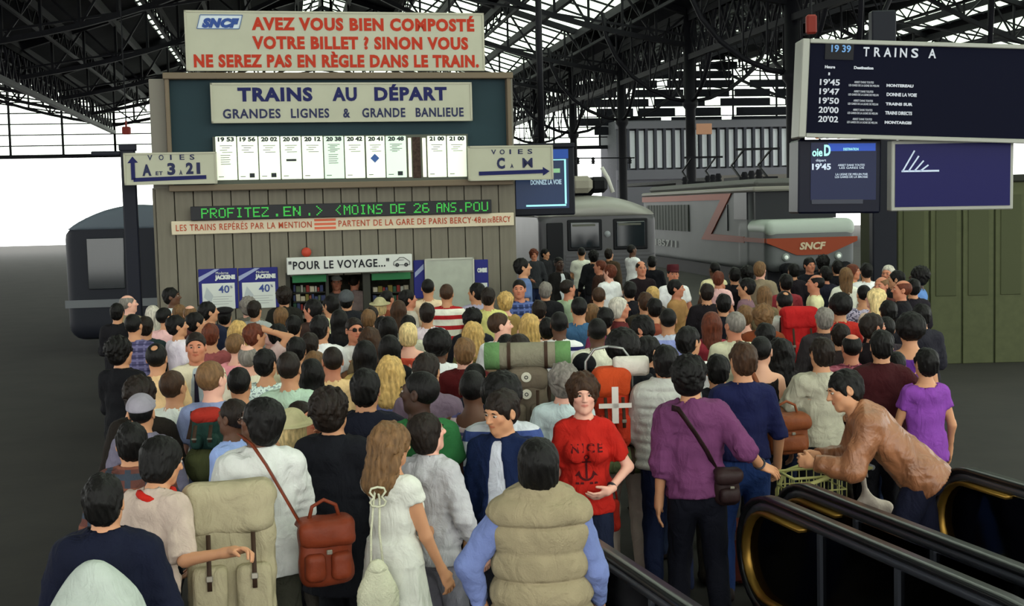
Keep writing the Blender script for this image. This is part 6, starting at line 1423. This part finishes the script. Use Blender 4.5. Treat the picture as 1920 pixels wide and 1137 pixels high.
for it in range(60):
    P = Rr[:, :2]*T[:, None]; push = np.zeros(len(T))
    D = np.linalg.norm(P[:, None]-P[None], axis=2)+np.eye(len(T))*9; m = D < .47
    for i, j in np.argwhere(m):
        if i < j: s = 1 if P[i, 1] > P[j, 1] else -1; a = (.48-D[i, j])*.35; push[i] += s*a; push[j] -= s*a
    if len(fixed):
        Df = np.linalg.norm(P[:, None]-fixed[None], axis=2)
        for i, j in np.argwhere(Df < .42): push[i] += (1 if P[i, 1] > fixed[j, 1]-.1 else -1)*(.44-Df[i, j])*.6
    push += (T0-T)*.04
    T = np.minimum(T+np.clip(push, -.15, .15), np.minimum(TMAX, T0*1.13)); T = np.maximum(T, T0*.89)
FC = {}
QT = lambda v: int(round(v/15.0))*15
for i, e in enumerate(ents):
    px, py, h0, yaw, turn, hair, hc_, g, gc, sk, label = e[:11]; pat = e[11] if len(e) > 11 else None; sp = e[12] if len(e) > 12 else ''
    h = HC+Rr[i, 2]*T[i]-.015
    if i in (len(CROWD)-1, len(CROWD)-2): h = 1.72
    fem = 'f' if (hair in ('long', 'wavy', 'bob', 'bun', 'pony', 'brim') or g in ('blouse',)) else 'm'
    s_px = FPX/T[i]; lod = 1 if s_px > 190 else 0
    arm = arms_for(i*7+3)
    if sp == 'arm': arm = ('rel', 'hair')
    if sp in ('shades',): arm = ('rel', 'face')
    if sp == 'face': arm = ('face', 'rel')
    if 'hand to forehead' in label: arm = ('face', 'rel')
    tq = QT(turn); pit = 6 if 90 < yaw % 360 < 270 else 2; pit = -22 if sp == 'glasses' else pit
    key = (fem, arm, tq, pit)
    if key not in FC: FC[key] = Fig(fem, arm=arm, head=(tq, pit, 0), legs='stand')
    fg = FC[key]; k = h/1.75; a = R(yaw); hx = fg.hc
    off = Vector((float(hx[0])*math.cos(a)-float(hx[1])*math.sin(a), float(hx[0])*math.sin(a)+float(hx[1])*math.cos(a), 0))*k
    loc = Vector((Rr[i, 0]*T[i], Rr[i, 1]*T[i], 0))-off
    fang = (yaw+turn+360) % 360; facing = fang < 125 or fang > 235
    hat = hair if hair in ('cap', 'knit', 'kepi', 'beret', 'brim') else None
    hm_ = 'short' if hat in ('cap', 'kepi') else ('mop' if hat in ('knit', 'beret') else ('bob' if hat == 'brim' else hair))
    hatc = {'cap': '#15151a', 'knit': '#4a4d50', 'kepi': '#4a1c22', 'beret': '#1c1a1c', 'brim': '#b5ac86'}.get(hat, '#888')
    gc = lift(gc); tops = [(g, cloth(gc, pat), None)]
    if sp == 'suit': tops = [('jacket', cloth(gc), dict(open=.055)), ('long', cloth('#a9b4bc'), dict(o=.008, ao=.010, hem=.88))]
    if sp == 'opentee': tops = [('jacket', cloth(gc), dict(open=.07)), ('tee', cloth('#c4c8cc'), dict(o=.008, hem=.88))]
    rr = random.Random(i); leg = rr.choice(['#1c2440', '#17171c', '#2a2a30', '#3a3630', '#26304a', '#4a463c'])
    p_ = person(loc, yaw, h, key, fg, lod, sk, hm_, hc_, tops, leg, label, hat=hat, hatcol=hatc, face=facing)
    if sp == 'suit':
        b = MB(); b.poly([(-.018, 1.42), (.018, 1.42), (.012, 1.39), (.026, 1.02), (0, .99), (-.026, 1.02), (-.012, 1.39)], -.150, -.135, 'y'); b.build('necktie', cloth('#1d1a2c'), p_)
    if sp in ('shades', 'glasses'):
        b = MB()
        for sx in (-1, 1):
            if sp == 'shades': b.bbox((sx*.031-.022, -.108, -.004), (sx*.031+.022, -.100, .028), .004)
            b.tube([(sx*.031+.021*math.cos(q*math.pi/6), -.102, .012+.016*math.sin(q*math.pi/6)) for q in range(12)], .0026, 5, True); b.bar((sx*.054, -.100, .016), (sx*.082, .0, .012), .004)
        b.build('sunglasses' if sp == 'shades' else 'glasses', mat('glasses_dark', '#15100f', .25), p_, mw=fg.hm())
# the two keepers inside the shop window
for px, py, label, hair, g, gc, yaw in ((630, 514, 'shopkeeper inside the kiosk window wearing a pale cap, facing out', 'cap', 'tee', '#5a5a58', 10), (664, 512, 'second person inside the kiosk in a dusty pink jacket', 'short', 'jacket', '#8a7a74', 170)):
    d = ray(px, py); P0 = K0+ky_*.75; t = (P0-Vector((0, 0, HC))).dot(ky_)/d.dot(ky_); h = HC+d.z*t-.01
    key = ('m', ('rel', 'rel'), 0, 2); fg = FC.setdefault(key, Fig('m', arm=('rel', 'rel'), head=(0, 2, 0)))
    person(Vector((d.x*t, d.y*t, 0)), yaw, h, key, fg, 0, 'o', 'short', 'd', [(g, cloth(gc), None)], '#26304a', label, hat='cap' if hair == 'cap' else None, hatcol='#c9c8c0', face=yaw < 90)
